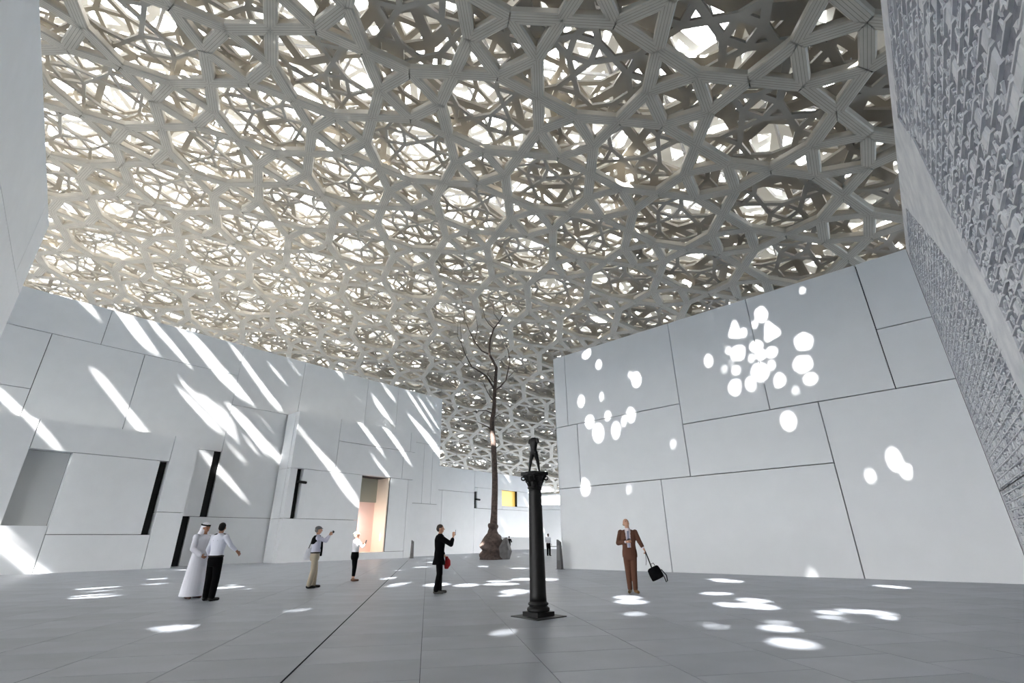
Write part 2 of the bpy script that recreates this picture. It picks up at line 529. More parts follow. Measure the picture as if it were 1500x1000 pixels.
for poly, rowh, cell, sd in ((TAB1, 0.27, 0.26, 3), (TAB2, 0.21, 0.22, 4)):
    o = link_mesh('carved_marks', relief_marks(poly, rowh, cell, sd), M_STONE, w_rel)
    o['kind'] = 'stuff'
WRELIEF.box('stone_joint', 11.9, 20.43, 2.44, 2.46, -0.03, 0.007, M_BACK, w_rel)

# ------------------------------------------------------------------ dome
DC = np.array([-36.535, 34.579])
RS, ZA, RHO = 215.0, 29.0, 90.0
def dome(u, v, h):
    rho = np.hypot(u, v) + 1e-9
    th = rho / RS
    r = (RS + h) * np.sin(th)
    return np.stack([DC[0] + u / rho * r, DC[1] + v / rho * r, ZA - RS + (RS + h) * np.cos(th)], -1)

K150, K120, K3, K4 = (1 / math.tan(math.radians(x)) for x in (75, 60, 30, 45))
def lattice(s, theta, u0, v0, rho=RHO):
    """edges of the tiling of squares, triangles and eight sided holes: a, b, inset factors (left a, left b, right)"""
    e = s / (1 + math.sqrt(3))
    q = [np.array(d) * e / 2 for d in ((-1, -1), (1, -1), (1, 1), (-1, 1))]
    ap = [np.array(d) * s / 2 for d in ((0, -1), (1, 0), (0, 1), (-1, 0))]
    ed = []
    for k in range(4):
        ed.append((q[k], q[(k + 1) % 4], K4, K4, K3))
        # hole on the left going apex -> corner k and corner k+1 -> apex is on the right side: flip to keep the hole left
        ed.append((q[k], ap[k], K3, K3, (K150, K120)))
        ed.append((ap[k], q[(k + 1) % 4], K3, K3, (K120, K150)))
    ea = np.array([x[0] for x in ed]); eb = np.array([x[1] for x in ed])
    kk = np.array([(x[2], x[3]) + (x[4] if isinstance(x[4], tuple) else (x[4], x[4])) for x in ed])
    n = int(2 * rho / s) + 4
    ii, jj = np.meshgrid(np.arange(-n, n + 1), np.arange(-n, n + 1), indexing='ij')
    base = np.stack([ii.ravel() * s, jj.ravel() * s], -1)
    ct, st = math.cos(theta), math.sin(theta)
    rot = np.array([[ct, st], [-st, ct]])
    A_ = ((base[:, None, :] + ea[None]) @ rot + np.array([u0, v0])).reshape(-1, 2)
    B_ = ((base[:, None, :] + eb[None]) @ rot + np.array([u0, v0])).reshape(-1, 2)
    KK = np.tile(kk, (len(base), 1))
    keep = np.maximum(np.hypot(*A_.T), np.hypot(*B_.T)) < rho
    return A_[keep], B_[keep], KK[keep]

TH0 = -0.591475
#        name    s      theta     u0       v0      halfw  depth  height
LAYERS = [
    dict(s=7.086, th=TH0,         o=(40.418, -11.377), hw=0.350, d=0.38, h=0.0),
    dict(s=3.45,  th=TH0 + 0.785, o=(39.3, -10.4),     hw=0.160, d=0.18, h=0.75),
    dict(s=6.30,  th=TH0 + 0.36,  o=(38.2, -12.0),     hw=0.340, d=0.22, h=1.5),
    dict(s=4.10,  th=TH0 + 0.95,  o=(41.0, -9.0),      hw=0.180, d=0.18, h=2.3),
    dict(s=7.60,  th=TH0 + 0.20,  o=(37.0, -8.0),      hw=0.40, d=0.36, h=6.6),
    dict(s=4.60,  th=TH0 + 0.60,  o=(36.0, -13.0),     hw=0.24, d=0.28, h=7.3),
    dict(s=6.60,  th=TH0 + 1.10,  o=(42.0, -12.5),     hw=0.36, d=0.34, h=8.0),
    dict(s=4.20,  th=TH0 + 0.40,  o=(43.0, -7.0),      hw=0.22, d=0.26, h=8.7),
]
LOOSE = (0.74, 1.8)
for Ly in LAYERS:
    Ly['A'], Ly['B'], Ly['K'] = lattice(Ly['s'], Ly['th'], *Ly['o'])
    Ly['keep'] = np.ones(len(Ly['A']), bool)
    m_ = dome(*((Ly['A'] + Ly['B']) / 2).T, Ly['h'])
    # bars widened, unseen behind the camera, to block sun; thinned ahead to brighten
    fy = np.interp(m_[:, 1], [2, 22, 46, 72], [LOOSE[1], LOOSE[0], LOOSE[0], 1.15])
    fx = np.interp(m_[:, 0], [-25, 5, 25], [0.74, 1.05, 1.45])
    Ly['w'] = Ly['hw'] * (np.ones(len(m_)) if Ly['h'] == 0 else fy * fx)

# openings in the upper layers that let single beams of sun reach court and walls
TO_SUN = -SUN_DIR
def uv_at(P, h):
    c = np.array([DC[0], DC[1], ZA - RS])
    w = P - c
    b_ = w @ TO_SUN
    t = -b_ + math.sqrt(max(b_ * b_ - (w @ w) + (RS + h) ** 2, 0))
    q = w + t * TO_SUN
    th = math.acos(min(1, q[2] / np.linalg.norm(q)))
    ph = math.atan2(q[1], q[0])
    return np.array([th * RS * math.cos(ph), th * RS * math.sin(ph)])
def seg_dist(p, a, b):
    ab = b - a
    t = np.clip(((p - a) * ab).sum(-1) / (ab * ab).sum(-1), 0, 1)
    return np.hypot(*(p - a - ab * t[:, None]).T)
def blockers(P, Ly, loc, rc):
    p0, p1 = uv_at(P, Ly['h']), uv_at(P, Ly['h'] + Ly['d'])
    dmin = np.full(len(loc), 9.0)
    for f in (0, 0.33, 0.67, 1):
        dmin = np.minimum(dmin, seg_dist(p0 * (1 - f) + p1 * f, Ly['A'][loc], Ly['B'][loc]))
    return loc[(dmin < Ly['w'][loc] + rc) & Ly['keep'][loc]]
_l1p = project(dome(*((LAYERS[0]['A'] + LAYERS[0]['B']) / 2).T, 0.0))
L1_SEEN = (_l1p[:, 2] > 0) & (_l1p[:, 1] > -260) & (_l1p[:, 0] > -250) & (_l1p[:, 0] < 1750)
def open_beam(pt_fn, rc=0.09, reach=0.7, l1ok=False):
    """pt_fn(du, dv) -> point on the lit surface"""
    P0 = pt_fn(0, 0)
    locs = []
    for Ly in LAYERS:
        c = uv_at(P0, Ly['h'])
        locs.append(np.nonzero(np.hypot(*(Ly['A'] - c).T) < 4.5)[0])
    best = None
    for du in np.linspace(-reach, reach, 9):
        for dv in np.linspace(-reach, reach, 9):
            P = pt_fn(du, dv)
            rem = [blockers(P, Ly, lc, rc) for Ly, lc in zip(LAYERS, locs)]
            cost = sum(len(r) * (1 + 4 * Ly['hw']) for r, Ly in zip(rem[1:], LAYERS[1:])) + 60 * int(L1_SEEN[rem[0]].sum()) + 2.5 * len(rem[0]) + 2.0 * (du * du + dv * dv)
            if best is None or cost < best[0]:
                best = (cost, rem, P)
    if L1_SEEN[best[1][0]].any() and not l1ok:
        return False
    for Ly, r in zip(LAYERS, best[1]):
        Ly['keep'][r] = False
    return True

FLOOR_SPOTS = [(741, 832), (735, 839), (583, 836), (549, 838), (567, 848), (612, 830), (627, 842), (621, 823), (713, 830),
               (760, 815), (697, 815), (152, 871), (200, 871), (180, 859), (230, 854), (357, 853), (360, 857), (346, 861), (397, 859), (437, 857), (560, 876)]
NEAR_FLOOR = [(850 + x / 2.308, 830 + y / 2.308, a / 2.308, b / 2.308) for x, y, a, b in
              ((160, 103, 42, 7), (172, 118, 50, 8), (184, 159, 30, 7), (490, 46, 48, 7), (460, 90, 54, 5), (500, 128, 42, 9), (585, 113, 46, 8), (596, 132, 58, 12),
               (447, 198, 40, 11), (672, 208, 60, 11), (668, 188, 40, 6), (717, 258, 73, 17), (840, 154, 38, 7), (868, 176, 48, 11), (908, 149, 32, 8),
               (995, 154, 48, 9), (1055, 173, 40, 8), (1065, 240, 18, 9), (866, 47, 14, 3), (1052, 67, 34, 6))]
NEAR_FLOOR += [(500 + x / 3.75, 800 + y / 3.75, a / 3.75, b / 3.75) for x, y, a, b in
               ((685, 213, 60, 9), (525, 210, 60, 10), (955, 248, 70, 14), (908, 269, 36, 7), (868, 190, 62, 6), (880, 207, 95, 7), (1000, 181, 58, 8), (1150, 182, 34, 7), (975, 397, 44, 9))]
NEAR_FLOOR += [(738, 926, 13, 5)]
# (x, y, half width, half height) of the round and three cornered spots on the right wall
RIGHT_SPOTS = [(1000 + x / 4.546, 420 + y / 4.546, a / 4.546, b / 4.546, k) for x, y, a, b, k in
               ((522, 185, 48, 60, 5), (480, 250, 22, 28, 9), (348, 295, 46, 68, 3), (405, 305, 28, 32, 9), (590, 300, 62, 70, 3), (372, 440, 58, 50, 7),
                (415, 390, 22, 24, 9), (305, 425, 20, 26, 9), (490, 395, 48, 38, 7), (520, 450, 36, 38, 9), (592, 435, 42, 38, 6), (460, 475, 22, 26, 9),
                (515, 567, 60, 62, 7), (592, 520, 24, 34, 9), (355, 555, 30, 30, 6), (325, 505, 17, 20, 9), (278, 548, 12, 24, 9), (392, 612, 24, 36, 9),
                (452, 646, 34, 46, 8), (355, 670, 52, 52, 9), (380, 742, 26, 26, 9), (437, 740, 20, 18, 9), (490, 700, 24, 18, 9), (652, 642, 40, 70, 9),
                (805, 365, 68, 64, 5), (800, 515, 72, 62, 5), (850, 612, 50, 38, 7), (752, 690, 16, 28, 9), (172, 492, 28, 44, 9), (798, 25, 30, 26, 3), (704, 892, 50, 62, 9))]
RIGHT_SPOTS += [(810 + x / 4, 480 + y / 4, a / 4, b / 4, 9) for x, y, a, b in
                ((195, 148, 28, 34), (268, 215, 18, 28), (78, 270, 16, 34), (445, 275, 21, 30), (488, 303, 28, 46), (165, 430, 20, 34), (285, 403, 8, 30), (320, 516, 18, 26),
                 (215, 550, 26, 38), (265, 615, 32, 54), (370, 600, 26, 48), (408, 538, 22, 38), (457, 510, 24, 44), (705, 680, 13, 26), (190, 930, 26, 50), (445, 948, 17, 18))]
RIGHT_SPOTS += [(1310, 673, 10, 17, 9), (1275, 697, 6, 10, 9), (1328, 690, 9, 10, 9)]
MAIN_SPOTS = [(320, 520), (350, 550), (385, 585), (280, 610), (350, 610), (272, 498), (310, 527), (375, 628), (390, 648), (395, 660), (340, 688),
              (554, 600), (560, 568), (613, 617), (604, 580), (100, 440), (15, 590)]
V2_SPOTS = [(466, 650), (500, 702), (515, 720), (495, 800), (530, 622), (565, 640)]
V1_SPOTS = [(20, 810), (30, 820)]
n_open = 0
SPOT_TRIM = 0.07
for (x, y) in FLOOR_SPOTS:
    P = gnd(x, y)
    n_open += open_beam(lambda du, dv, P=P: P + np.array([du, dv, 0]))
for wall, spots, rc in ((WA, MAIN_SPOTS, 0.13), (WV2, V2_SPOTS, 0.13), (WV1, V1_SPOTS, 0.15)):
    for (x, y) in spots:
        s, z = wall.hit(x, y)
        n_open += open_beam(lambda du, dv, s=s, z=z, w=wall: w.pt(s + du, z + dv), rc=rc, reach=0.45)
# added light masks, unseen behind the camera; each hole shapes one sun spot
SUN_MASK_H = 4.4
SUN_MASKS = []
def sun_mask(P0, outline, spots):
    """outline: 3D points on the lit surface; spots: (centre point, rim points, clear radius)"""
    c3 = np.array([DC[0], DC[1], ZA - RS])
    w_ = P0 - c3
    b_ = w_ @ TO_SUN
    O_ = P0 + TO_SUN * (-b_ + math.sqrt(b_ * b_ - w_ @ w_ + (RS + SUN_MASK_H) ** 2))
    N_ = (O_ - c3) / np.linalg.norm(O_ - c3)
    X_ = np.cross([0, 1.0, 0], N_); X_ /= np.linalg.norm(X_)
    Y_ = np.cross(N_, X_)
    def flat(P):
        q = P + TO_SUN * (((O_ - P) @ N_) / (TO_SUN @ N_)) - O_
        return (q @ X_, q @ Y_)
    for (Pc, rim, rad) in spots:
        for Ly in LAYERS:
            c = uv_at(Pc, Ly['h'])
            loc = np.nonzero(np.hypot(*(Ly['A'] - c).T) < 5)[0]
            r = blockers(Pc, Ly, loc, rad + 0.16)
            if Ly is LAYERS[0]: r = r[~L1_SEEN[r]]
            Ly['keep'][r] = False
    SUN_MASKS.append((O_, X_, Y_, N_, [flat(P) for P in outline], [[flat(P) for P in rim] for _, rim, _ in spots]))

sp_ = []
for (x, y, a, b, k) in RIGHT_SPOTS:
    s0_, z0_ = WR.hit(x, y)
    kx = abs(WR.hit(x + 1, y)[0] - s0_); kz = abs(WR.hit(x, y + 1)[1] - z0_)
    rs_, rz_ = max(a * kx - SPOT_TRIM, 0.035), max(b * kz - SPOT_TRIM, 0.035)
    ph = (x * 0.37 + y * 0.11) if k > 3 else math.pi / 2 + 0.25 * math.sin(x)
    n_ = 14 if k >= 7 else k
    f1, f2 = (1.25 if k == 3 else 1.08 if k < 7 else 1), (1.25 if k == 3 else 1)
    sp_.append((WR.pt(s0_, z0_), [WR.pt(s0_ + rs_ * f1 * math.cos(ph + 2 * math.pi * q / n_), z0_ + rz_ * f2 * math.sin(ph + 2 * math.pi * q / n_)) for q in range(n_)], max(rs_, rz_)))
sun_mask(WR.pt(7.5, 6.8), [WR.pt(s, z) for s, z in ((-1.5, 0.1), (17, 0.1), (17, 12.2), (-1.5, 12.2))], sp_)
sp_ = []
for (x, y, a, b) in NEAR_FLOOR:
    Pc = gnd(x, y)
    ra = np.linalg.norm(gnd(x + a, y) - Pc)
    rb = 0.5 * np.linalg.norm(gnd(x, y + b) - gnd(x, y - b))
    ra, rb = max(ra - 0.06, 0.05), max(rb - 0.10, 0.05)
    ax, ay = np.array([1.0, 0, 0]), np.array([0, 1.0, 0])
    sp_.append((Pc, [Pc + ax * ra * math.cos(2 * math.pi * q / 14) + ay * rb * math.sin(2 * math.pi * q / 14) for q in range(14)], max(ra, rb)))
sun_mask(np.array([3.0, 11.0, 0]), [np.array([-4.5, 4.0, 0]), np.array([14.0, 4.0, 0]), WR.pt(-1.5, 0, 0.02), WR.pt(12, 0, 0.02), np.array([-3.4, 22.5, 0])], sp_)
print('beams opened', n_open, 'bars left out', [int((~L_['keep']).sum()) for L_ in LAYERS])

def bar_arrays(Ly, sel, chamfer):
    A_, B_, KK = Ly['A'][sel], Ly['B'][sel], Ly['K'][sel]
    t = B_ - A_
    ln = np.hypot(*t.T)[:, None]
    t = t / ln
    n = np.stack([-t[:, 1], t[:, 0]], -1)
    g = 0.028 if chamfer else 0.012
    w = Ly['w'][sel][:, None]
    def ring(w, h, g=0.0):
        la, lb, ra, rb = (KK[:, q:q + 1] * w + g for q in range(4))
        pts = [A_ + t * g, A_ + t * la + n * w, B_ - t * lb + n * w, B_ - t * g, B_ - t * rb - n * w, A_ + t * ra - n * w]
        return [dome(p[:, 0], p[:, 1], h) for p in pts]
    if chamfer:
        rings = [ring(w * 0.80, Ly['h'], g), ring(w, Ly['h'] + 0.06), ring(w, Ly['h'] + Ly['d'])]
    else:
        rings = [ring(w, Ly['h']), ring(w, Ly['h'] + Ly['d'])]
    Vv = np.stack([p for r in rings for p in r], 1)       # (N, 6k, 3)
    k = len(rings)
    faces = [list(range(6))]
    uvs = [[(0, 0), (.1, 1), (.9, 1), (1, 0), (.9, -1), (.1, -1)]]
    for r in range(k - 1):
        a = 6 * r
        faces += [[a + 1, a + 7, a + 8, a + 2], [a + 4, a + 10, a + 11, a + 5]]
        uvs += [[(0, .78)] * 4, [(0, .78)] * 4]
    faces.append([6 * (k - 1) + q for q in (5, 4, 3, 2, 1, 0)])
    uvs.append([(0, .2)] * 6)
    return Vv, faces, uvs

def bars_mesh(name, Vv, faces, uvs):
    N, m, _ = Vv.shape
    fl = np.array([i for f in faces for i in f])
    st = np.cumsum([0] + [len(f) for f in faces])[:-1]
    loops = (fl[None] + (np.arange(N) * m)[:, None]).ravel()
    starts = (st[None] + (np.arange(N) * len(fl))[:, None]).ravel()
    uv = np.tile(np.array([c for u in uvs for c in u]), (N, 1))
    return np_mesh(name, Vv.reshape(-1, 3), loops, starts, uv)

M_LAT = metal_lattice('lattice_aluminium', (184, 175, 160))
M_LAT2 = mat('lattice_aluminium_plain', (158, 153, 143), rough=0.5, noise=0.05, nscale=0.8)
M_LAT3 = mat('upper_lattice_lit_aluminium', (206, 206, 204), rough=0.5, noise=0.05, nscale=0.8)  # same metal made paler: brightness of the sunlit upper layers put into colour
ceiling = struct(empty('ceiling', (float(DC[0]), float(DC[1]), ZA)))
tag(ceiling, 'vast shallow dome of layered metal star lattice over the court', 'dome')
L0 = LAYERS[0]
mid = dome(*((L0['A'] + L0['B']) / 2).T, 0.0)
pr = project(mid)
ea_, eb_ = project(dome(*L0['A'].T, 0.0)), project(dome(*L0['B'].T, 0.0))
plen = np.hypot(*(ea_ - eb_)[:, :2].T) * (1 / np.maximum(pr[:, 2], 1))
top_line = np.interp(pr[:, 0], [60, 350, 650, 810, 812, 1330], [420, 500, 585, 700, 525, 364])
ok = (pr[:, 2] > 1) & (pr[:, 0] > 62) & (pr[:, 0] < 1310) & (pr[:, 1] > -5) & (pr[:, 1] < top_line) & L0['keep']
order = np.nonzero(ok)[0]
order = order[np.argsort(-plen[order])][:300]
own = np.zeros(len(L0['A']), bool)
own[order] = True
def to_local(me):
    me.transform(Matrix.Translation((-float(DC[0]), -float(DC[1]), -ZA)))
    return me
for i in order:
    Vv, fc, uvs = bar_arrays(L0, np.array([i]), True)
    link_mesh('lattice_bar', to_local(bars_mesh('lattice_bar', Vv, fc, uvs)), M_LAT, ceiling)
for k, Ly in enumerate(LAYERS):
    sel = Ly['keep'].copy()
    if k == 0:
        sel &= ~own
    Vv, fc, uvs = bar_arrays(Ly, np.nonzero(sel)[0], k == 0)
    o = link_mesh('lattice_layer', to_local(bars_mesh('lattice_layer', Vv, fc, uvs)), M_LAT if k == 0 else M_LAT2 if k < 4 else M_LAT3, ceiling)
    o['kind'] = 'stuff'
for (O_, X_, Y_, N_, outline, holes) in SUN_MASKS:
    cu = bpy.data.curves.new('sun_mask_panel', 'CURVE')
    cu.dimensions = '2D'
    cu.fill_mode = 'BOTH'
    cu.extrude = 0.03
    for poly in [outline] + holes:
        sp = cu.splines.new('POLY')
        sp.points.add(len(poly) - 1)
        for q, (x, y) in enumerate(poly):
            sp.points[q].co = (x, y, 0, 1)
        sp.use_cyclic_u = True
    co = bpy.data.objects.new('tmp', cu)
    COL.objects.link(co)
    me = bpy.data.meshes.new_from_object(co.evaluated_get(bpy.context.evaluated_depsgraph_get()))
    bpy.data.objects.remove(co)
    me.transform(Matrix(((X_[0], Y_[0], N_[0], O_[0]), (X_[1], Y_[1], N_[1], O_[1]), (X_[2], Y_[2], N_[2], O_[2]), (0, 0, 0, 1))))
    me.name = 'sun_mask_panel'
    me.materials.clear()
    link_mesh('sun_mask_panel', to_local(me), M_LAT3, ceiling)
# steel struts between the lower and the upper layers
SV, SL, SS = [], [], []
def strut(a, b, r):
    d = b - a
    d = d / np.linalg.norm(d)
    x = np.cross(d, [0.3, 0.5, 0.81]); x /= np.linalg.norm(x)
    y = np.cross(d, x)
    n0 = len(SV)
    for p in (a, b):
        for k in range(4):
            an = math.pi / 2 * k
            SV.append(p + x * r * math.cos(an) + y * r * math.sin(an))
    for k in range(4):
        SS.append(len(SL))
        SL.extend([n0 + k, n0 + (k + 1) % 4, n0 + 4 + (k + 1) % 4, n0 + 4 + k])
step = 7.086
for i in range(-13, 14):
    for j in range(-13, 14):
        u, v = i * step, j * step
        if math.hypot(u, v) > RHO - 6: continue
        a = dome(np.array(u), np.array(v), 2.6)
        for (du, dv) in ((0.5, 0.5), (-0.5, 0.5), (0.5, -0.5), (-0.5, -0.5)):
            strut(a, dome(np.array(u + du * step), np.array(v + dv * step), 6.6), 0.11)
me = np_mesh('steel_strut_frame', np.array(SV), np.array(SL), np.array(SS))
o = link_mesh('steel_strut_frame', to_local(me), mat('strut_steel', (150, 150, 150), 0.5), ceiling)
o['kind'] = 'stuff'
# ring beams round the rim
for h0, h1 in ((-0.1, 0.5), (2.2, 2.6), (6.4, 6.9), (8.8, 9.3)):
    n = 180
    V, F_ = [], []
    for k in range(n):
        a = 2 * math.pi * k / n
        for rr_, hh in ((RHO - 0.5, h0), (RHO + 0.3, h0), (RHO + 0.3, h1), (RHO - 0.5, h1)):
            V.append(dome(np.array(rr_ * math.cos(a)), np.array(rr_ * math.sin(a)), hh) - np.array([DC[0], DC[1], ZA]))
        for q in range(4):
            F_.append((4 * k + q, 4 * k + (q + 1) % 4, 4 * ((k + 1) % n) + (q + 1) % 4, 4 * ((k + 1) % n) + q))
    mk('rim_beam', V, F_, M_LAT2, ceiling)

# ------------------------------------------------------------------ shape tools for things
class Geo:
    """collects closed shapes, local coordinates"""
    def __init__(self):
        self.v, self.f = [], []
    def add(self, v, f):
        n = len(self.v)
        self.v += [tuple(map(float, p)) for p in v]
        self.f += [tuple(i + n for i in q) for q in f]
        return self
    def rings(self, rings, n=14):
        """rings: list of (center, xaxis*rx, yaxis*ry)"""
        v, f = [], []
        for c, ax, ay in rings:
            for k in range(n):
                a = 2 * math.pi * k / n
                v.append(np.asarray(c) + np.asarray(ax) * math.cos(a) + np.asarray(ay) * math.sin(a))
        for r in range(len(rings) - 1):
            for k in range(n):
                f.append((r * n + k, r * n + (k + 1) % n, (r + 1) * n + (k + 1) % n, (r + 1) * n + k))
        f.append(tuple(reversed(range(n))))
        f.append(tuple((len(rings) - 1) * n + k for k in range(n)))
        return self.add(v, f)
    def caps(self, p0, p1, r0, r1, n=12, flat=1.0, flatdir=None):
        p0, p1 = np.array(p0, float), np.array(p1, float)
        d = p1 - p0
        L_ = np.linalg.norm(d) + 1e-9
        d = d / L_
        ref = np.array(flatdir, float) if flatdir is not None else (np.array([0, 0, 1.0]) if abs(d[2]) < 0.9 else np.array([0, 1.0, 0]))
        y = ref - d * (ref @ d)
        y /= np.linalg.norm(y)
        x = np.cross(y, d)
        R = []
        for a in (-80, -50, -22):
            R.append((p0 + d * r0 * math.sin(math.radians(a)), r0 * math.cos(math.radians(a))))
        R.append((p0, r0)); R.append((p1, r1))
        for a in (22, 50, 80):
            R.append((p1 + d * r1 * math.sin(math.radians(a)), r1 * math.cos(math.radians(a))))
        return self.rings([(c, x * r, y * r * flat) for c, r in R], n)
    def ell(self, c, r, rot=None, n=14):
        c = np.array(c, float)
        Rm = np.eye(3) if rot is None else np.array(rot)
        R = []
        for a in np.linspace(-85, 85, 9):
            s, k = math.sin(math.radians(a)), math.cos(math.radians(a))
            R.append((c + Rm @ np.array([0, 0, r[2] * s]), Rm @ np.array([r[0] * k, 0, 0]), Rm @ np.array([0, r[1] * k, 0])))
        return self.rings(R, n)
    def box(self, c, h, rot=None):
        Rm = np.eye(3) if rot is None else np.array(rot)
        v = [np.array(c, float) + Rm @ (np.array([sx, sy, sz]) * np.array(h)) for sx in (-1, 1) for sy in (-1, 1) for sz in (-1, 1)]
        return self.add(v, [tuple(q) for q in CUBE_F])
    def tube(self, pts, rad, n=8):
        pts = [np.array(p, float) for p in pts]
        R = []
        x = None
        for i, p in enumerate(pts):
            d = pts[min(i + 1, len(pts) - 1)] - pts[max(i - 1, 0)]
            d /= np.linalg.norm(d) + 1e-9
            if x is None:
                ref = np.array([0.2, 1.0, 0.1])
                x = ref - d * (ref @ d)
            else:
                x = x - d * (x @ d)
            x = x / np.linalg.norm(x)
            r = rad[i] if hasattr(rad, '__len__') else rad
            R.append((p, x * r, np.cross(d, x) * r))
        return self.rings(R, n)
    def lathe(self, prof, n=28):
        return self.rings([((0, 0, z), (r, 0, 0), (0, r, 0)) for r, z in prof], n)
    def mesh(self, name):
        me = bpy.data.meshes.new(name)
        me.from_pydata(self.v, [], self.f)
        bm_ = bmesh.new(); bm_.from_mesh(me)
        bmesh.ops.recalc_face_normals(bm_, faces=bm_.faces)
        bm_.to_mesh(me); bm_.free()
        return me
    def fused(self, name, voxel, smooth=4):
        """one continuous skin round all shapes"""
        me = self.mesh(name + '_tmp')
        o = bpy.data.objects.new('tmp', me)
        COL.objects.link(o)
        m = o.modifiers.new('r', 'REMESH')
        m.mode = 'VOXEL'
        m.voxel_size = voxel
        if smooth:
            s = o.modifiers.new('s', 'SMOOTH')
            s.factor = 0.5
            s.iterations = smooth
        dg = bpy.context.evaluated_depsgraph_get()
        out = bpy.data.meshes.new_from_object(o.evaluated_get(dg))
        out.name = name
        bpy.data.objects.remove(o)
        bpy.data.meshes.remove(me)
        return out

def put(name, geo, m, parent=None, voxel=None, smooth_iter=4, smooth=True):
    me = geo.fused(name, voxel, smooth_iter) if voxel else geo.mesh(name)
    me.materials.clear()
    return link_mesh(name, me, m, parent, smooth)

# ------------------------------------------------------------------ people
M_SKIN = mat('skin', (196, 150, 124), 0.55)
M_SKIN2 = mat('skin_tan', (150, 104, 80), 0.55)
M_HAIRB = mat('hair_black', (12, 11, 11), 0.8, spec=0.2)
M_EYE = mat('eye_dark', (30, 24, 22), 0.3)

def rotxyz(yaw, pitch, rollv=0.0):
    return np.array((Matrix.Rotation(math.radians(yaw), 3, 'Z') @ Matrix.Rotation(math.radians(pitch), 3, 'X') @ Matrix.Rotation(math.radians(rollv), 3, 'Y')))

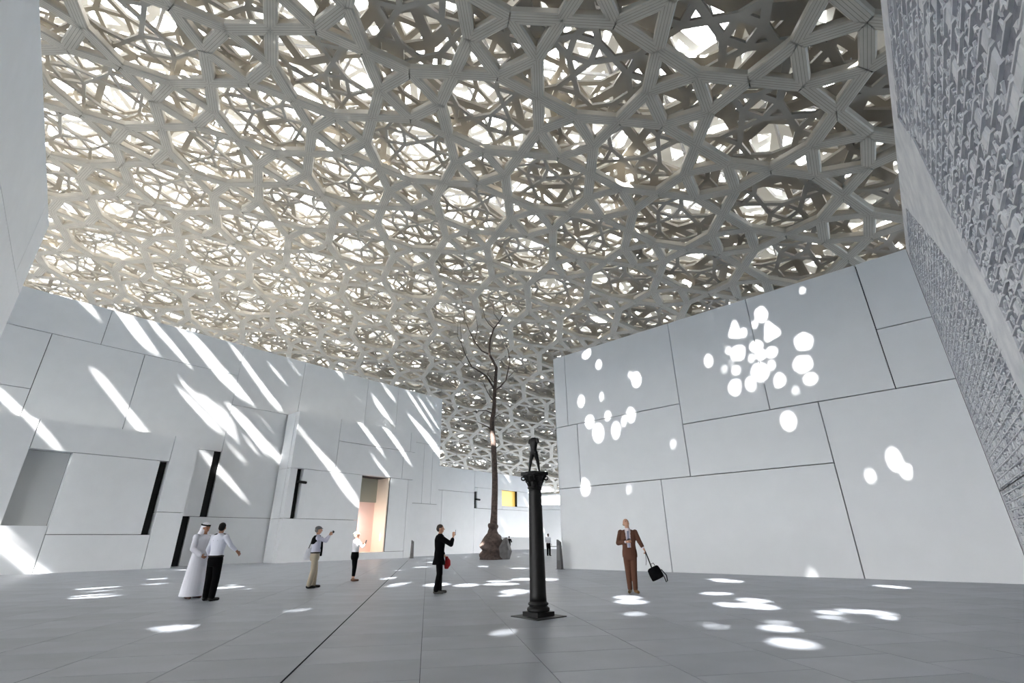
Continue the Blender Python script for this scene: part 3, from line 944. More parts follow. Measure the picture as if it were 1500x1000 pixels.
class Figure:
    """a person 1.75 m tall at nominal size, facing local +Y, x to the person's right"""
    def __init__(self, base, heading, height, J=None, yaw=0, pitch=0, rollv=0, voxel=0.010):
        self.k = height / 1.75
        self.base, self.heading, self.voxel = base, heading, voxel
        self.J = dict(hipR=(.09, 0, .92), kneeR=(.10, .03, .50), ankR=(.10, -.01, .09), toeR=(.125, .17, .035),
                      hipL=(-.09, 0, .92), kneeL=(-.10, .03, .50), ankL=(-.10, -.01, .09), toeL=(-.125, .17, .035),
                      shR=(.185, 0, 1.43), elR=(.24, -.02, 1.15), wrR=(.25, .08, .90),
                      shL=(-.185, 0, 1.43), elL=(-.24, -.02, 1.15), wrL=(-.25, .08, .90))
        if J: self.J.update(J)
        self.J = {k: np.array(v, float) for k, v in self.J.items()}
        self.hr = rotxyz(yaw, pitch, rollv)
        self.hc = np.array([0, .01, 1.53])
        self.handdir = {}
    def H(self, p):                                   # head space -> body space
        return self.hc + self.hr @ (np.array(p, float) - self.hc)
    TORSO = [(.80, .09, .07, 0), (.90, .150, .105, -.005), (1.02, .150, .105, 0), (1.12, .142, .10, .005), (1.25, .165, .115, .005),
             (1.37, .178, .115, 0), (1.44, .150, .092, 0), (1.485, .085, .07, 0), (1.50, .06, .06, 0)]
    def torso(self, g, z0, z1, inf, flare=0.0):
        R = []
        zs = sorted(set([z0, z1] + [t[0] for t in self.TORSO if z0 < t[0] < z1]))
        tz = [t[0] for t in self.TORSO]
        for z in zs:
            rx = np.interp(z, tz, [t[1] for t in self.TORSO]) + inf
            ry = np.interp(z, tz, [t[2] for t in self.TORSO]) + inf
            if z < 0.9: rx, ry = .165 + inf + flare * (0.9 - z), .115 + inf + flare * (0.9 - z)
            R.append(((0, np.interp(z, tz, [t[3] for t in self.TORSO]), z), (rx, 0, 0), (0, ry, 0)))
        g.rings(R, 18)
    def arm(self, g, s, r, upto='wr'):
        J = self.J
        g.ell(J['sh' + s] + np.array([0, 0, -.01]), (r[0] * 1.12,) * 3)
        g.caps(J['sh' + s], J['el' + s], r[0], r[1])
        if upto == 'wr': g.caps(J['el' + s], J['wr' + s], r[1], r[2])
    def leg(self, g, s, r):
        J = self.J
        g.caps(J['hip' + s], J['knee' + s], r[0], r[1])
        g.caps(J['knee' + s], J['ank' + s], r[1], r[2])
    def hand(self, g, s, curl=35):
        w = self.J['wr' + s]
        d = w - self.J['el' + s]
        d /= np.linalg.norm(d)
        if s in self.handdir:
            d = np.array(self.handdir[s], float); d /= np.linalg.norm(d)
        side = np.array([1.0 if s == 'R' else -1.0, 0, 0])
        pn = -side - d * (-side @ d)                    # palm faces the body
        if np.linalg.norm(pn) < 0.2: pn = np.array([0, 0, -1.0])
        pn /= np.linalg.norm(pn)
        ac = np.cross(d, pn)                            # across the palm, towards the thumb or away
        fw = np.array([0, 1.0, 0.4])
        if ac @ fw < 0: ac = -ac
        Rm = np.stack([ac, pn, d], 1)
        g.caps(w, w + d * .03, .027, .03, flat=.8, flatdir=pn)
        g.ell(w + d * .055, (.042, .017, .052), Rm)
        for i, ln in enumerate((.070, .080, .074, .058)):
            b = w + d * .092 + ac * (1.5 - i) * .021
            c1, c2 = math.radians(curl), math.radians(curl * 2)
            m1 = b + (d * math.cos(c1) + pn * math.sin(c1) + ac * (1.5 - i) * .05) * ln * .52
            m2 = m1 + (d * math.cos(c2) + pn * math.sin(c2)) * ln * .48
            g.caps(b - d * .02, m1, .0095, .009, 8)
            g.caps(m1, m2, .009, .0078, 8)
        tb = w + d * .03 + ac * .032
        t1 = tb + (d * .62 + ac * .62 + pn * .35) * .042
        t2 = t1 + (d * .85 + ac * .15 + pn * .45) * .03
        g.caps(tb - ac * .01, t1, .0125, .011, 8)
        g.caps(t1, t2, .011, .009, 8)
    def body(self, label, skin, group=None, curl=(35, 35)):
        g = Geo()
        self.torso(g, .80, 1.50, 0)
        g.caps((0, 0, 1.45), self.H((0, .015, 1.58)), .058, .055)
        for s in 'LR':
            self.arm(g, s, (.052, .042, .029))
            self.hand(g, s, curl[0] if s == 'L' else curl[1])
            self.leg(g, s, (.085, .056, .040))
            g.caps(self.J['ank' + s] + np.array([0, -.02, -.04]), self.J['toe' + s], .038, .03)
        H = self.H
        g.ell(H((0, .015, 1.665)), (.076, .096, .105), self.hr)
        g.ell(H((0, .05, 1.60)), (.055, .058, .055), self.hr)
        g.caps(H((0, .105, 1.665)), H((0, .128, 1.632)), .009, .014, 8)
        g.ell(H((0, .092, 1.597)), (.026, .014, .010), self.hr)
        for sx in (-1, 1):
            g.ell(H((sx * .078, .01, 1.645)), (.012, .024, .032), self.hr)
        me = g.fused('person', self.voxel, 3)
        me.transform(Matrix.Scale(self.k, 4))
        me.materials.clear()
        o = link_mesh('person', me, skin, None, True)
        o.location = (self.base[0], self.base[1], 0)
        o.rotation_euler = (0, 0, math.radians(self.heading))
        tag(o, label, 'person', group)
        self.o = o
        for sx in (-1, 1):
            e = Geo()
            e.ell(H((sx * .032, .098, 1.668)), (.014, .009, .009), self.hr, 8)
            self.wear('eye', e, M_EYE)
        return o
    def wear(self, name, g, m, voxel=None, it=4):
        me = g.fused(name, voxel, it) if voxel else g.mesh(name)
        me.transform(Matrix.Scale(self.k, 4))
        me.materials.clear()
        return link_mesh(name, me, m, self.o, True)
    def trousers(self, m, r=(.108, .086, .076), hem=.10):
        g = Geo()
        R = [((0, 0, z), (rx, 0, 0), (0, ry, 0)) for z, rx, ry in ((.76, .15, .12), (.86, .192, .145), (.95, .188, .138), (1.05, .170, .126))]
        g.rings(R, 18)
        for s in 'LR':
            J = self.J
            g.caps(J['hip' + s], J['knee' + s], r[0], r[1])
            a, k_ = J['ank' + s], J['knee' + s]
            end = a + (k_ - a) * max(0, (hem - .09) / .42)
            g.caps(k_, end, r[1], r[2])
        return self.wear('trousers', g, m, .012)
    def shirt(self, m, z0=.95, inf=.026, name='shirt', arms=(.068, .055, .042), upto='wr', flare=0.0, collar=True, cuff=.05):
        g = Geo()
        self.torso(g, z0, 1.49, inf, flare)
        for s in 'LR':
            J = self.J
            g.ell(J['sh' + s], (arms[0] * 1.1,) * 3)
            g.caps(J['sh' + s], J['el' + s], arms[0], arms[1])
            if upto == 'wr':
                d = J['wr' + s] - J['el' + s]
                g.caps(J['el' + s], J['wr' + s] - d / np.linalg.norm(d) * cuff, arms[1], arms[2])
        if collar:
            g.rings([((0, 0, 1.46), (.085, 0, 0), (0, .08, 0)), ((0, .005, 1.525), (.066, 0, 0), (0, .066, 0))], 16)
        return self.wear(name, g, m, .012)
    def shoes(self, m):
        for s in 'LR':
            a, t = self.J['ank' + s], self.J['toe' + s]
            g = Geo()
            g.caps(np.array([a[0], a[1] - .035, max(a[2] - .045, .045)]), np.array([t[0], t[1], max(t[2], .034)]), .046, .036)
            g.caps(a + np.array([0, 0, -.03]), a + np.array([0, 0, .02]), .045, .04)
            o = self.wear('shoe', g, m, .012, 2)
    def hair(self, m, back=True, top=.012, name='hair'):
        g = Geo()
        H = self.H
        g.ell(H((0, .0, 1.695)), (.083, .098, .088), self.hr)
        g.ell(H((0, -.03, 1.66)), (.080, .078, .085), self.hr)
        return self.wear(name, g, m, .010, 2)

M_BLACK = mat('black_cloth', (9, 9, 11), 0.95, spec=0.1)
M_WHITE = mat('white_cloth', (222, 222, 230), 0.85)
M_LEATHER = mat('black_leather', (16, 15, 15), 0.6, spec=0.3)

# man in white robe and head cloth
p = gnd(279, 876)
f = Figure(p, -118, 1.80, dict(elR=(.25, .06, 1.14), wrR=(.13, .24, 1.00), elL=(-.25, .02, 1.13), wrL=(-.20, .20, .94), toeR=(.13, .18, .035), toeL=(-.13, .18, .035)), yaw=12)
f.body('man in a long white robe and white head cloth facing the guard', M_SKIN2)
g = Geo()
f.torso(g, 1.0, 1.49, .03)
g.rings([((0, 0, z), (rx, 0, 0), (0, ry, 0)) for z, rx, ry in ((.05, .275, .25), (.08, .28, .255), (.5, .245, .215), (.9, .21, .165), (1.1, .185, .145))], 22)
for s in 'LR':
    f.arm(g, s, (.078, .068, .058))
f.wear('robe', g, M_WHITE, .013)
g = Geo()
for q, r in (((0, -.015, 1.70), (.098, .112, .092)), ((0, -.045, 1.62), (.105, .09, .11))):
    g.ell(f.H(q), r, f.hr)
g.rings([((0, -.05, 1.30), (.19, 0, 0), (0, .09, 0)), ((0, -.055, 1.45), (.175, 0, 0), (0, .10, 0)), ((0, -.045, 1.58), (.118, 0, 0), (0, .095, 0)), ((0, -.03, 1.66), (.10, 0, 0), (0, .09, 0))], 18)
f.wear('head_cloth', g, mat('headcloth_white', (232, 232, 238), 0.9), .012)
g = Geo()
for dz in (0, .016):
    n = 20
    pts = [f.H((.100 * math.cos(2 * math.pi * k / n), -.012 + .115 * math.sin(2 * math.pi * k / n), 1.712 + dz - .02 * math.sin(2 * math.pi * k / n))) for k in range(n + 1)]
    g.tube(pts, .010, 6)
f.wear('head_band', g, M_BLACK)
f.shoes(mat('brown_sandal', (82, 52, 44), 0.6))

# guard, seen from behind
p = gnd(303, 880)
f = Figure(p, -12, 1.77, dict(elR=(.33, .04, 1.24), wrR=(.43, .17, 1.10), elL=(-.29, .02, 1.14), wrL=(-.30, .16, .95), ankR=(.12, -.01, .09), toeR=(.16, .16, .035),
                             kneeR=(.11, .02, .5), ankL=(-.10, .04, .09), toeL=(-.13, .21, .035)), yaw=28, rollv=0)
f.body('man in a white uniform shirt and black trousers seen from behind, arm out', M_SKIN2)
f.shirt(mat('uniform_white', (214, 216, 228), 0.85))
f.trousers(M_BLACK)
f.hair(M_HAIRB)
f.shoes(M_LEATHER)
for s, sx in (('R', 1), ('L', -1)):
    g = Geo()
    g.box((sx * .155, 0, 1.497), (.055, .028, .006), rotxyz(0, 0, sx * 18))
    f.wear('epaulette', g, M_BLACK)
g = Geo()
g.rings([((0, 0, z), (.193, 0, 0), (0, .146, 0)) for z in (.975, 1.01)], 20)
f.wear('belt', g, M_LEATHER)
g = Geo()                                            # small dark print across the shoulder blades
for k in range(9):
    if k == 4: continue
    x = -.062 + k * .0155
    g.caps((x, -.131, 1.345 + .003 * (k % 3)), (x + .006, -.131, 1.362 + .003 * ((k + 1) % 3)), .0028, .0028, 6)
f.wear('back_print', g, mat('print_navy', (24, 26, 48), 0.8))

# man with cap photographing
p = gnd(455, 861)
f = Figure(p, -62, 1.76, dict(elR=(.24, .24, 1.33), wrR=(.09, .36, 1.50), elL=(-.22, .26, 1.34), wrL=(-.07, .37, 1.50), ankR=(.09, -.08, .09), toeR=(.11, .10, .035), kneeR=(.10, .0, .5),
                             ankL=(-.10, .08, .09), toeL=(-.12, .26, .035), kneeL=(-.1, .07, .5)), yaw=0)
f.handdir = {'R': (-.2, .5, .9), 'L': (.2, .5, .9)}
f.body('man in a grey cap and beige trousers holding up a camera', M_SKIN, curl=(50, 50))
f.shirt(mat('lilac_shirt', (206, 206, 222), 0.85))
f.trousers(mat('beige_cotton', (178, 166, 146), 0.85), hem=.10)
f.hair(mat('grey_hair', (120, 118, 116), 0.8))
g = Geo()
g.ell(f.H((0, .0, 1.715)), (.092, .108, .062), f.hr)
g.ell(f.H((0, .10, 1.70)), (.065, .05, .012), f.hr)
f.wear('flat_cap', g, mat('grey_wool_cap', (96, 96, 98), 0.9), .010, 2)
g = Geo()
g.rings([((0, -.02, 1.24), (.16, 0, 0), (0, .145, 0)), ((0, -.02, 1.33), (.20, 0, 0), (0, .15, 0)), ((0, -.01, 1.42), (.20, 0, 0), (0, .14, 0)), ((0, 0, 1.50), (.10, 0, 0), (0, .095, 0))], 18)
g.caps((.09, .13, 1.42), (.07, .17, 1.12), .04, .03)
g.caps((.07, .17, 1.12), (.06, .165, .92), .03, .035)
g.caps((-.09, .13, 1.42), (-.05, .17, 1.10), .04, .03)
f.wear('draped_sweater', g, M_BLACK, .012)
g = Geo()
g.rings([((0, 0, z), (.193, 0, 0), (0, .146, 0)) for z in (.975, 1.01)], 20)
f.wear('belt', g, M_LEATHER)
f.shoes(M_LEATHER)
f_cap = f
def held(name, fig, geo, m, label, cat, voxel=None):
    """a thing of its own, built in the figure's space, standing free in the scene"""
    me = geo.fused(name, voxel) if voxel else geo.mesh(name)
    me.transform(Matrix.Scale(fig.k, 4))
    me.materials.clear()
    o = link_mesh(name, me, m, None, True if voxel else False)
    o.location = fig.o.location
    o.rotation_euler = fig.o.rotation_euler
    return tag(o, label, cat) if label else o
g = Geo()
g.box((.01, .455, 1.60), (.075, .012, .04))
cam1 = held('compact_camera', f, g, mat('camera_black', (28, 28, 30), 0.4), 'small camera raised by the man in the grey cap', 'camera')
g = Geo(); g.rings([((.02, .465, 1.60), (.026, 0, 0), (0, 0, .026)), ((.02, .495, 1.60), (.022, 0, 0), (0, 0, .022))], 14)
o = put('lens', g, M_LEATHER, cam1); o.scale = (f.k,) * 3
g = Geo()
g.rings([((-.33, -.12, z), (ax, 0, 0), (0, ay, 0)) for z, ax, ay in ((.78, .055, .15), (.84, .075, .17), (1.0, .07, .15), (1.10, .045, .11), (1.13, .03, .08))], 16)
bag1 = held('shoulder_bag', f, g, mat('pale_canvas', (214, 216, 224), 0.9), 'pale canvas bag hanging behind the man in the grey cap', 'bag', .014)
g = Geo()
g.tube([(-.31, -.04, 1.12), (-.225, .04, 1.30), (-.16, .03, 1.49), (-.14, -.03, 1.51), (-.20, -.13, 1.33), (-.31, -.18, 1.12)], .012, 6)
o = put('strap', g, M_LEATHER, bag1); o.scale = (f.k,) * 3

# woman in white top
p = gnd(516, 851)
f = Figure(p, -48, 1.62, dict(elR=(.27, .16, 1.22), wrR=(.09, .33, 1.28), elL=(-.33, .06, 1.20), wrL=(-.14, .30, 1.30), ankL=(-.07, .04, .09), toeL=(-.13, .20, .035), ankR=(.07, 0, .09), toeR=(.10, .18, .035),
                             kneeL=(-.075, .04, .5), kneeR=(.075, .02, .5)), pitch=6)
f.body('woman in a white top and cropped black trousers before the pink doorway', M_SKIN, curl=(55, 55))
f.shirt(mat('white_blouse', (232, 232, 236), 0.85), z0=.86, inf=.022, arms=(.062, .052, .042), flare=.06)
f.trousers(M_BLACK, r=(.092, .066, .052), hem=.20)
f.hair(mat('pale_blonde_hair', (226, 212, 186), 0.7))
g = Geo()
g.ell(f.H((0, -.005, 1.73)), (.098, .112, .06), f.hr)
g.rings([(f.H((0, 0, 1.70)), (.135, 0, 0), (0, .15, 0)), (f.H((0, 0, 1.712)), (.13, 0, 0), (0, .145, 0))], 20)
f.wear('sun_hat', g, mat('cream_hat', (238, 230, 214), 0.9), .010, 2)
g = Geo()
g.rings([((0, .005, 1.455), (.105, 0, 0), (0, .10, 0)), ((0, .01, 1.50), (.098, 0, 0), (0, .095, 0)), ((0, .012, 1.535), (.075, 0, 0), (0, .075, 0))], 16)
g.caps((.02, .11, 1.45), (.03, .13, 1.30), .035, .025)
f.wear('neck_scarf', g, mat('red_scarf', (188, 96, 96), 0.9), .012, 2)
f.shoes(mat('tan_sandal', (120, 84, 66), 0.6))
g = Geo(); g.box((-.02, .42, 1.40), (.04, .006, .075), rotxyz(0, -15))
held('phone', f, g, MATS['camera_black'], 'dark phone held up by the woman in the white top', 'phone')

# man in black suit with raised phone
p = gnd(641, 869)
f = Figure(p, -80, 1.70, dict(elR=(.22, .31, 1.24), wrR=(.14, .37, 1.44), elL=(-.25, .0, 1.14), wrL=(-.20, .17, .93), ankR=(.09, -.05, .09), toeR=(.11, .13, .035), ankL=(-.09, .04, .09), toeL=(-.11, .22, .035)), yaw=-8, pitch=4)
f.handdir = {'R': (0, .1, 1)}
f.body('man in a black jacket and black trousers raising a phone', M_SKIN, curl=(50, 40))
f.trousers(M_BLACK, r=(.102, .085, .078))
f.shirt(M_BLACK, z0=.72, inf=.036, name='jacket', arms=(.080, .068, .058), flare=.22, cuff=.085)
f.hair(mat('dark_brown_hair', (46, 34, 28), 0.7))
f.shoes(mat('grey_shoe', (70, 68, 66), 0.6))
g = Geo(); g.box((.13, .43, 1.55), (.036, .005, .072))
held('phone', f, g, MATS['camera_black'], 'dark phone in the raised hand of the man in black', 'phone')
g = Geo()
g.rings([((-.14, .22, .60), (.02, 0, 0), (0, .05, 0)), ((-.13, .24, .70), (.045, 0, 0), (0, .10, 0)), ((-.13, .25, .82), (.035, 0, 0), (0, .08, 0)), ((-.17, .215, .92), (.02, 0, 0), (0, .035, 0))], 14)
held('red_cloth_bag', f, g, mat('red_fabric', (196, 34, 40), 0.8), 'crumpled red cloth bag hanging from the hand of the man in black', 'bag', .012)

# man in brown suit
p = gnd(928, 868)
f = Figure(p, 168, 1.79, dict(elR=(.27, -.04, 1.16), wrR=(.06, .20, 1.19), elL=(-.27, .02, 1.20), wrL=(-.36, .12, 1.02), ankR=(.075, .0, .09), toeR=(.10, .17, .035), ankL=(-.055, .07, .09), toeL=(-.12, .23, .035),
                             kneeR=(.085, .04, .5), kneeL=(-.07, .06, .5)), yaw=26, pitch=26)
f.body('bald man in a brown suit looking up at the dome', M_SKIN, curl=(50, 45))
M_BROWN = mat('brown_wool', (92, 58, 42), 0.85)
f.trousers(M_BROWN, r=(.094, .072, .060))
f.shirt(mat('pink_white_shirt', (226, 216, 220), 0.85), z0=.95, inf=.008, arms=(.046, .040, .033), cuff=.01)
f.shoes(mat('tan_leather', (120, 88, 48), 0.5))
g = Geo()
f.torso(g, .82, 1.485, .024, .08)
for s in 'LR':
    J = f.J
    g.ell(J['sh' + s] + np.array([0, 0, -.015]), (.074,) * 3)
    g.caps(J['sh' + s] + np.array([0, 0, -.015]), J['el' + s], .072, .060)
    d = J['wr' + s] - J['el' + s]
    g.caps(J['el' + s], J['wr' + s] - d / np.linalg.norm(d) * .07, .062, .05)
me = g.fused('jacket', .012, 4)
bm_ = bmesh.new(); bm_.from_mesh(me)                # cut the jacket open at the front
cut = [fc for fc in bm_.faces if fc.calc_center_median().y > .05 and .80 < fc.calc_center_median().z < 1.55 and
       abs(fc.calc_center_median().x) < np.interp(fc.calc_center_median().z, [.8, 1.0, 1.15, 1.45, 1.55], [.10, .055, .05, .075, .08]) and fc.calc_center_median().y < .17]
bmesh.ops.delete(bm_, geom=cut, context='FACES')
bm_.to_mesh(me); bm_.free()
me.transform(Matrix.Scale(f.k, 4))
me.materials.clear()
jk = link_mesh('jacket', me, M_BROWN, f.o, True)
sm = jk.modifiers.new('thickness', 'SOLIDIFY'); sm.thickness = 0.008
g = Geo()
g.rings([((0, .118 + .012, z), (w, 0, 0), (0, .008, 0)) for z, w in ((1.05, .022), (1.2, .03), (1.38, .02), (1.45, .026))], 10)
f.wear('tie', g, mat('grey_blue_tie', (150, 156, 178), 0.7))
g = Geo()
g.rings([(f.H((.0, -.02, 1.60)), (.079, 0, 0), (0, .085, 0)), (f.H((.0, -.035, 1.66)), (.078, 0, 0), (0, .075, 0))], 16)
f.wear('cropped_hair', g, mat('grey_stubble', (168, 140, 124), 0.8), .010, 2)
g = Geo(); g.box((.0, .262, 1.235), (.036, .07, .006), rotxyz(20, 20))
held('phone', f, g, MATS['camera_black'], 'dark phone held at the chest of the man in brown', 'phone')
# his black bag
hx = f.J['wrL'] + np.array([-.03, .06, -.06])
g = Geo()
Rb = rotxyz(0, 0, 24)
bc = hx + np.array([-.19, 0, -.50])
g.rings([(bc + Rb @ np.array([0, 0, z]), Rb @ np.array([rx, 0, 0]), Rb @ np.array([0, ry, 0])) for z, rx, ry in ((-.15, .15, .05), (-.14, .175, .065), (0, .18, .075), (.12, .165, .06), (.15, .13, .04))], 4)
bag2 = held('shoulder_bag', f, g, M_BLACK, 'black bag swinging on its strap from the hand of the man in brown', 'bag', .016)
for nm, pts, r in (('strap', [hx, hx + np.array([-.05, 0, -.16]), bc + Rb @ np.array([.02, 0, .14])], .016),
                   ('strap', [hx + np.array([.0, .01, 0]), hx + np.array([.0, .01, -.22]), hx + np.array([.02, .01, -.32])], .006),
                   ('strap', [bc + Rb @ np.array([-.17, 0, .02]), bc + np.array([-.26, 0, -.05]), bc + np.array([-.27, 0, -.17]), bc + np.array([-.24, 0, -.20]), bc + Rb @ np.array([-.15, 0, -.14])], .014),
                   ('carry_handle', [bc + Rb @ np.array([-.08, 0, .14]), bc + Rb @ np.array([-.07, 0, .22]), bc + Rb @ np.array([.0, 0, .22]), bc + Rb @ np.array([.01, 0, .14])], .009)):
    g = Geo(); g.tube(pts, r, 6)
    o = put(nm, g, M_LEATHER, bag2); o.scale = (f.k,) * 3

# two people far off
p = gnd(746, 809)
f = Figure(p, 20, 1.75, dict(ankR=(.10, .18, .10), kneeR=(.10, .14, .52), toeR=(.12, .35, .04), ankL=(-.09, -.2, .14), kneeL=(-.09, .0, .5), toeL=(-.1, -.05, .04), elR=(.3, -.05, 1.15), wrR=(.22, .12, 1.1),
                            elL=(-.3, -.05, 1.15), wrL=(-.22, .12, 1.1)), voxel=.016)
f.body('distant person all in dark clothes walking beyond the bare tree', M_SKIN2)
f.trousers(M_BLACK); f.shirt(M_BLACK); f.hair(M_HAIRB); f.shoes(M_LEATHER)
p = gnd(804, 814)
f = Figure(p, 200, 1.80, dict(elR=(.26, -.02, 1.15), wrR=(.2, .18, 1.02)), voxel=.016)
f.body('distant man in a white shirt and black trousers standing past the column', mat('skin_deep', (70, 48, 40), 0.55))
f.trousers(M_BLACK); f.shirt(mat('white_shirt_far', (220, 222, 228), 0.85)); f.hair(M_HAIRB); f.shoes(M_LEATHER)

# ------------------------------------------------------------------ column with bronze figure
M_BRONZE = mat('dark_bronze', (20, 19, 19), 0.5, noise=0.25, nscale=9, spec=0.3)
cp = gnd(789, 903)
col = empty('column', (cp[0], cp[1], 0), math.radians(40))
tag(col, 'tall slender dark bronze column with a leafy capital on a square plate', 'column')
g = Geo(); g.box((0, 0, .008), (.36, .36, .008)); put('ground_plate', g, mat('steel_plate', (40, 42, 41), 0.5), col, smooth=False)
g = Geo(); g.box((0, 0, .05), (.205, .205, .036)); put('plinth', g, M_BRONZE, col, smooth=False)
g = Geo()
g.lathe([(.19, .084), (.205, .10), (.21, .125), (.20, .15), (.18, .16), (.165, .175), (.165, .185), (.185, .195), (.19, .21), (.18, .228), (.16, .238), (.155, .26)])
put('base_moulding', g, M_BRONZE, col)
g = Geo()
n = 40
R = []
for i in range(26):
    z = .25 + i * (2.25 - .25) / 25
    r = np.interp(z, [.25, .4, .9, 2.25], [.157, .150, .146, .124])
    R.append((r, z))
g.lathe(R, 40)
put('shaft', g, M_BRONZE, col)
cap_g = Geo()
cap_g.lathe([(.128, 2.22), (.145, 2.235), (.147, 2.25), (.13, 2.262), (.128, 2.30), (.138, 2.36), (.16, 2.43), (.185, 2.47), (.19, 2.485)])
cap = put('capital', cap_g, M_BRONZE, col)
for tier, zz, rr_, cnt, ln in ((0, 2.27, .13, 8, .10), (1, 2.36, .14, 8, .10)):
    for k in range(cnt):
        a = 2 * math.pi * (k + .5 * tier) / cnt
        d = np.array([math.cos(a), math.sin(a), 0]); t_ = np.array([-d[1], d[0], 0])
        g = Geo()
        g.rings([(d * (rr_ - .005) + np.array([0, 0, zz]), t_ * .038, d * .012), (d * (rr_ + .018) + np.array([0, 0, zz + ln * .6]), t_ * .04, d * .014),
                 (d * (rr_ + .045) + np.array([0, 0, zz + ln]), t_ * .03, d * .014), (d * (rr_ + .065) + np.array([0, 0, zz + ln * .9]), t_ * .014, d * .01)], 8)
        put('leaf', g, M_BRONZE, cap)
for k in range(4):
    a = math.pi / 4 + math.pi / 2 * k
    d = np.array([math.cos(a), math.sin(a), 0]); z_ = np.array([0, 0, 1.0])
    pts = []
    for q in range(18):
        th = q * .42
        r = .062 * (1 - q / 22)
        pts.append(d * (.235 + r * math.cos(th + 1.6)) + z_ * (2.435 + r * math.sin(th + 1.6)))
    g = Geo(); g.tube([d * .15 + z_ * 2.36] + pts, [.02] + [.019 - .0006 * q for q in range(18)], 8)
    put('volute', g, M_BRONZE, cap)
g = Geo()
pts = []
for k in range(4):
    a0 = math.pi / 4 + math.pi / 2 * k
    for da, rr_ in ((-.10, .275), (.10, .275), (.5, .205), (math.pi / 4, .19), (math.pi / 2 - .5, .205)):
        pts.append((rr_ * math.cos(a0 + da), rr_ * math.sin(a0 + da)))
nn = len(pts)
v = [(x, y, z) for z in (2.485, 2.545) for x, y in pts]
g.add(v, [tuple(reversed(range(nn))), tuple(range(nn, 2 * nn))] + [(k, (k + 1) % nn, nn + (k + 1) % nn, nn + k) for k in range(nn)])
put('abacus', g, M_BRONZE, cap, smooth=False)

g = Geo()                                            # plain standing bronze torso on two striding legs
g.rings([((.0, .0, z), (rx, 0, 0), (0, ry, 0)) for z, rx, ry in ((.36, .055, .045), (.41, .075, .06), (.47, .066, .052), (.54, .082, .06), (.62, .098, .062), (.675, .085, .05), (.70, .045, .035))], 14)
for sx, fy in ((1, .075), (-1, -.075)):
    g.caps((sx * .038, 0, .39), (sx * .055, fy * .65, .215), .05, .034)
    g.caps((sx * .055, fy * .65, .215), (sx * .066, fy * 1.05, .045), .034, .02)
    g.caps((sx * .066, fy * 1.05 - .01, .022), (sx * .072, fy * 1.05 + .065, .018), .02, .016)
    g.caps((sx * .088, 0, .655), (sx * .108, .0, .60), .032, .024)
g.box((0, 0, .006), (.13, .15, .008))
fig = put('bronze_figure', g, M_BRONZE, None, .008, 3)
fig.location = (cp[0], cp[1], 2.543)
fig.rotation_euler = (0, 0, math.radians(-35))
tag(fig, 'small dark bronze headless striding figure on top of the column', 'statue')

# ------------------------------------------------------------------ bronze tree
tp = gnd(722, 819)
M_BARK = mat('bronze_bark', (92, 76, 68), 0.7, rgb2=(58, 48, 44), nscale=7, bump=0.5, bscale=14)
M_CLAY = mat('clay_clod', (86, 72, 66), 0.85, rgb2=(54, 45, 42), nscale=5, bump=0.7, bscale=6)
tree = empty('bare_tree', (tp[0], tp[1], 0))
tag(tree, 'tall leafless bronze tree rising from a rough clay root clod', 'tree')
def tpt(x, y, dy=0.0):
    """pixel to a point in the upright plane through the trunk, dy metres behind it"""
    v = ray(x, y)
    t = (tp[1] + dy) / v[1]
    P = EYEP + v * t
    return P - np.array([tp[0], tp[1], 0])
TR = [(722, 786), (724, 752), (725, 722), (725, 700), (724, 672), (722.7, 646), (721, 628), (720.8, 616), (723, 604), (724, 592), (725, 570), (727, 538), (722, 528), (717, 519), (717, 508), (718, 497), (723.5, 481), (731.6, 470.5), (738, 460), (742, 435)]
trr = list(np.interp(range(len(TR)), [0, 1, 7, 11, 15, 19], [.34, .25, .20, .13, .08, .02]))
g = Geo(); g.tube([tpt(*q) for q in TR], trr, 10)
put('trunk', g, M_BARK, tree)
BR = [([(725, 571), (712.7, 551), (703, 544), (691, 537), (682, 520), (676, 503), (674, 470)], .09, -.9),
      ([(717, 519), (706, 514), (695, 500), (688, 485), (681.6, 470), (676, 435)], .075, .8),
      ([(723.5, 481), (716, 474), (710, 465), (707, 446)], .05, -.5),
      ([(725, 572), (733, 566), (741, 557), (747, 530), (744, 512), (738, 495), (733, 484)], .075, 1.0),
      ([(722, 634), (716, 626), (708.6, 622), (695, 616)], .07, -.7),
      ([(722, 606), (712, 601), (700.5, 601.6), (688, 604), (676, 608)], .06, .9),
      ([(724, 590), (714, 574), (708, 560), (690, 552)], .05, .5),
      ([(725, 562), (714, 548), (720, 530), (732, 525)], .04, .6),
      ([(722, 614), (730, 608), (738, 604)], .04, -.4),
      ([(745, 552), (752, 545), (762, 532)], .03, .4), ([(676, 503), (670, 492), (671, 470)], .03, .3),
      ([(731.6, 470), (724, 460), (722, 446)], .03, -.3), ([(738, 460), (747, 452), (752, 438)], .03, .3),
      ([(691, 537), (680, 534), (668, 522)], .03, -.4), ([(695, 500), (700, 480), (697, 462)], .03, -.3)]
for pts, r0, dy in BR:
    n = len(pts)
    g = Geo(); g.tube([tpt(x, y, dy * k / (n - 1)) for k, (x, y) in enumerate(pts)], list(np.linspace(r0, .014, n)), 7)
    put('branch', g, M_BARK, tree)
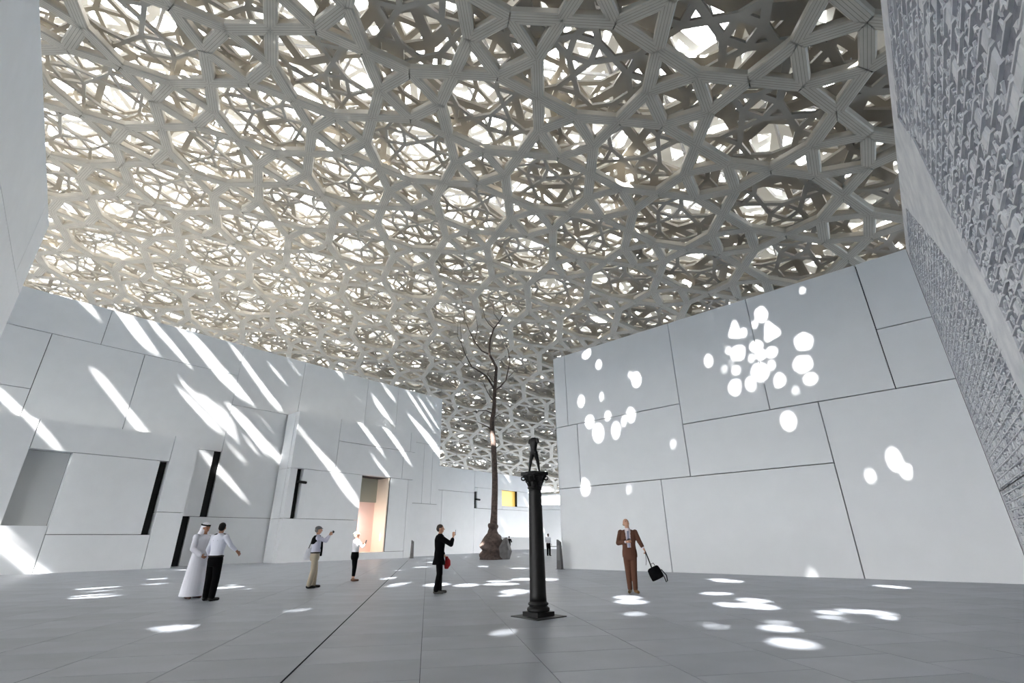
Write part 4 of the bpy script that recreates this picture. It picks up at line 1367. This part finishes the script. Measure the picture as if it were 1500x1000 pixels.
# root clod: rough bulging lump with a tall neck
def rough_lump(prof, amp, seed, nz=26, na=36, ex=(1, 1)):
    r_ = np.random.default_rng(seed)
    ph = r_.uniform(0, 6.28, (8, 3))
    fr = r_.integers(1, 6, (8, 2))
    z0, z1 = prof[0][1], prof[-1][1]
    gg = Geo()
    R_ = []
    v, f = [], []
    for i in range(nz):
        z = z0 + (z1 - z0) * i / (nz - 1)
        r = np.interp(z, [q[1] for q in prof], [q[0] for q in prof])
        for k in range(na):
            a = 2 * math.pi * k / na
            d = sum(math.sin(fr[m, 0] * a + fr[m, 1] * 2.2 * z + ph[m, 0]) / (1 + .3 * m) for m in range(8))
            rr2 = r * (1 + amp * d)
            v.append((rr2 * math.cos(a) * ex[0], rr2 * math.sin(a) * ex[1], z + 0.04 * math.sin(3 * a + ph[0, 1])*(0 if i == 0 else 1)))
    for i in range(nz - 1):
        for k in range(na):
            f.append((i * na + k, i * na + (k + 1) % na, (i + 1) * na + (k + 1) % na, (i + 1) * na + k))
    f.append(tuple(reversed(range(na)))); f.append(tuple((nz - 1) * na + k for k in range(na)))
    return gg.add(v, f)
g = rough_lump([(1.12, 0), (.98, .12), (.92, .5), (.95, .9), (.82, 1.3), (.62, 1.62), (.42, 1.8), (.36, 2.1), (.40, 2.35), (.30, 2.5)], .055, 5)
put('root_clod', g, M_CLAY, tree)
g = Geo()                                            # angular dark rock leaning on the clod
c0 = np.array([.78, -.42, 0])
base_ = [(-.35, -.3), (.28, -.35), (.48, .0), (.3, .35), (-.3, .3)]
mid_ = [(-.42, -.36), (.40, -.40), (.66, .05), (.4, .45), (-.4, .4)]
topp = [(.0, -.12), (.16, -.16), (.30, .04), (.18, .16), (.02, .12)]
v = [c0 + np.array([x, y, 0]) for x, y in base_] + [c0 + np.array([x, y, .62 + .1 * math.sin(i * 2)]) for i, (x, y) in enumerate(mid_)] + [c0 + np.array([x + .03, y, 1.42 + .08 * math.sin(i)]) for i, (x, y) in enumerate(topp)]
f_ = []
for r in range(2):
    for k in range(5):
        f_.append((r * 5 + k, r * 5 + (k + 1) % 5, r * 5 + 5 + (k + 1) % 5, r * 5 + 5 + k))
f_ += [(4, 3, 2, 1, 0), (10, 11, 12, 13, 14)]
g.add(v, f_)
put('rock', g, mat('dark_rock', (92, 90, 90), 0.7, noise=.2, nscale=4, bump=.5, bscale=8), tree, smooth=False)

# ------------------------------------------------------------------ small fittings
M_STELE = mat('grey_metal_stele', (92, 92, 92), 0.5)
def stele(px, py, rz, label, h):
    q = gnd(px, py)
    o = empty('sign_stele', (q[0], q[1], 0), math.radians(rz))
    tag(o, label, 'sign')
    g = Geo()
    g.add([(-.16, -.07, 0), (.16, -.07, 0), (.16, .07, 0), (-.16, .07, 0), (-.11, -.05, h), (.11, -.05, h - .12), (.11, .05, h - .12), (-.11, .05, h)],
          [(3, 2, 1, 0), (4, 5, 6, 7), (0, 1, 5, 4), (1, 2, 6, 5), (2, 3, 7, 6), (3, 0, 4, 7)])
    put('post', g, M_STELE, o, smooth=False)
    g = Geo(); g.box((0, -.068, h * .55), (.10, .004, h * .25), rotxyz(0, 0)); put('plate', g, mat('stele_plate', (112, 112, 112), 0.4), o, smooth=False)
    g = Geo(); g.box((0, 0, .006), (.2, .11, .006)); put('foot', g, M_STELE, o, smooth=False)
stele(603, 817.5, -40, 'slim grey sign post beside the white building near the pink doorway', 1.42)
stele(820.5, 833.5, -52, 'slim grey sign post at the corner of the sun spotted wall', 1.30)

def slot_camera(wall, s, z, t, label):
    M_ = wall.frame(s, z)
    o = empty('security_camera')
    o.matrix_world = M_ @ Matrix.Translation((0, -t, 0))
    tag(o, label, 'camera')
    g = Geo(); g.caps((0, 0, .25), (0, 0, -.35), .07, .06); put('mount_arm', g, M_LEATHER, o)
    g = Geo(); g.tube([(0, 0, .1), (0, t * .6, .16), (0, t + .2, .14)], .05, 8); put('bracket', g, M_LEATHER, o)
    g = Geo(); g.caps((-.12, t + .22, .13), (.42, t + .24, .10), .11, .10); put('housing', g, M_LEATHER, o)
slot_camera(WV2, 18.42, 5.45, .45, 'black camera on a bracket in the slot left of the doorway')
slot_camera(WB3, 42.75, 5.7, .22, 'small black camera in the slot of the far low building')

q = WFAR.pt(s_f + 3.2, 0, 5)
bench = empty('bench', (q[0], q[1], 0), math.radians(15))
tag(bench, 'long low grey bench at the far end of the court', 'bench')
g = Geo(); g.box((0, 0, .42), (1.6, .22, .05)); put('seat', g, M_STELE, bench, smooth=False)
for sx in (-1.3, 1.3):
    g = Geo(); g.box((sx, 0, .185), (.06, .2, .187)); put('leg', g, M_STELE, bench, smooth=False)
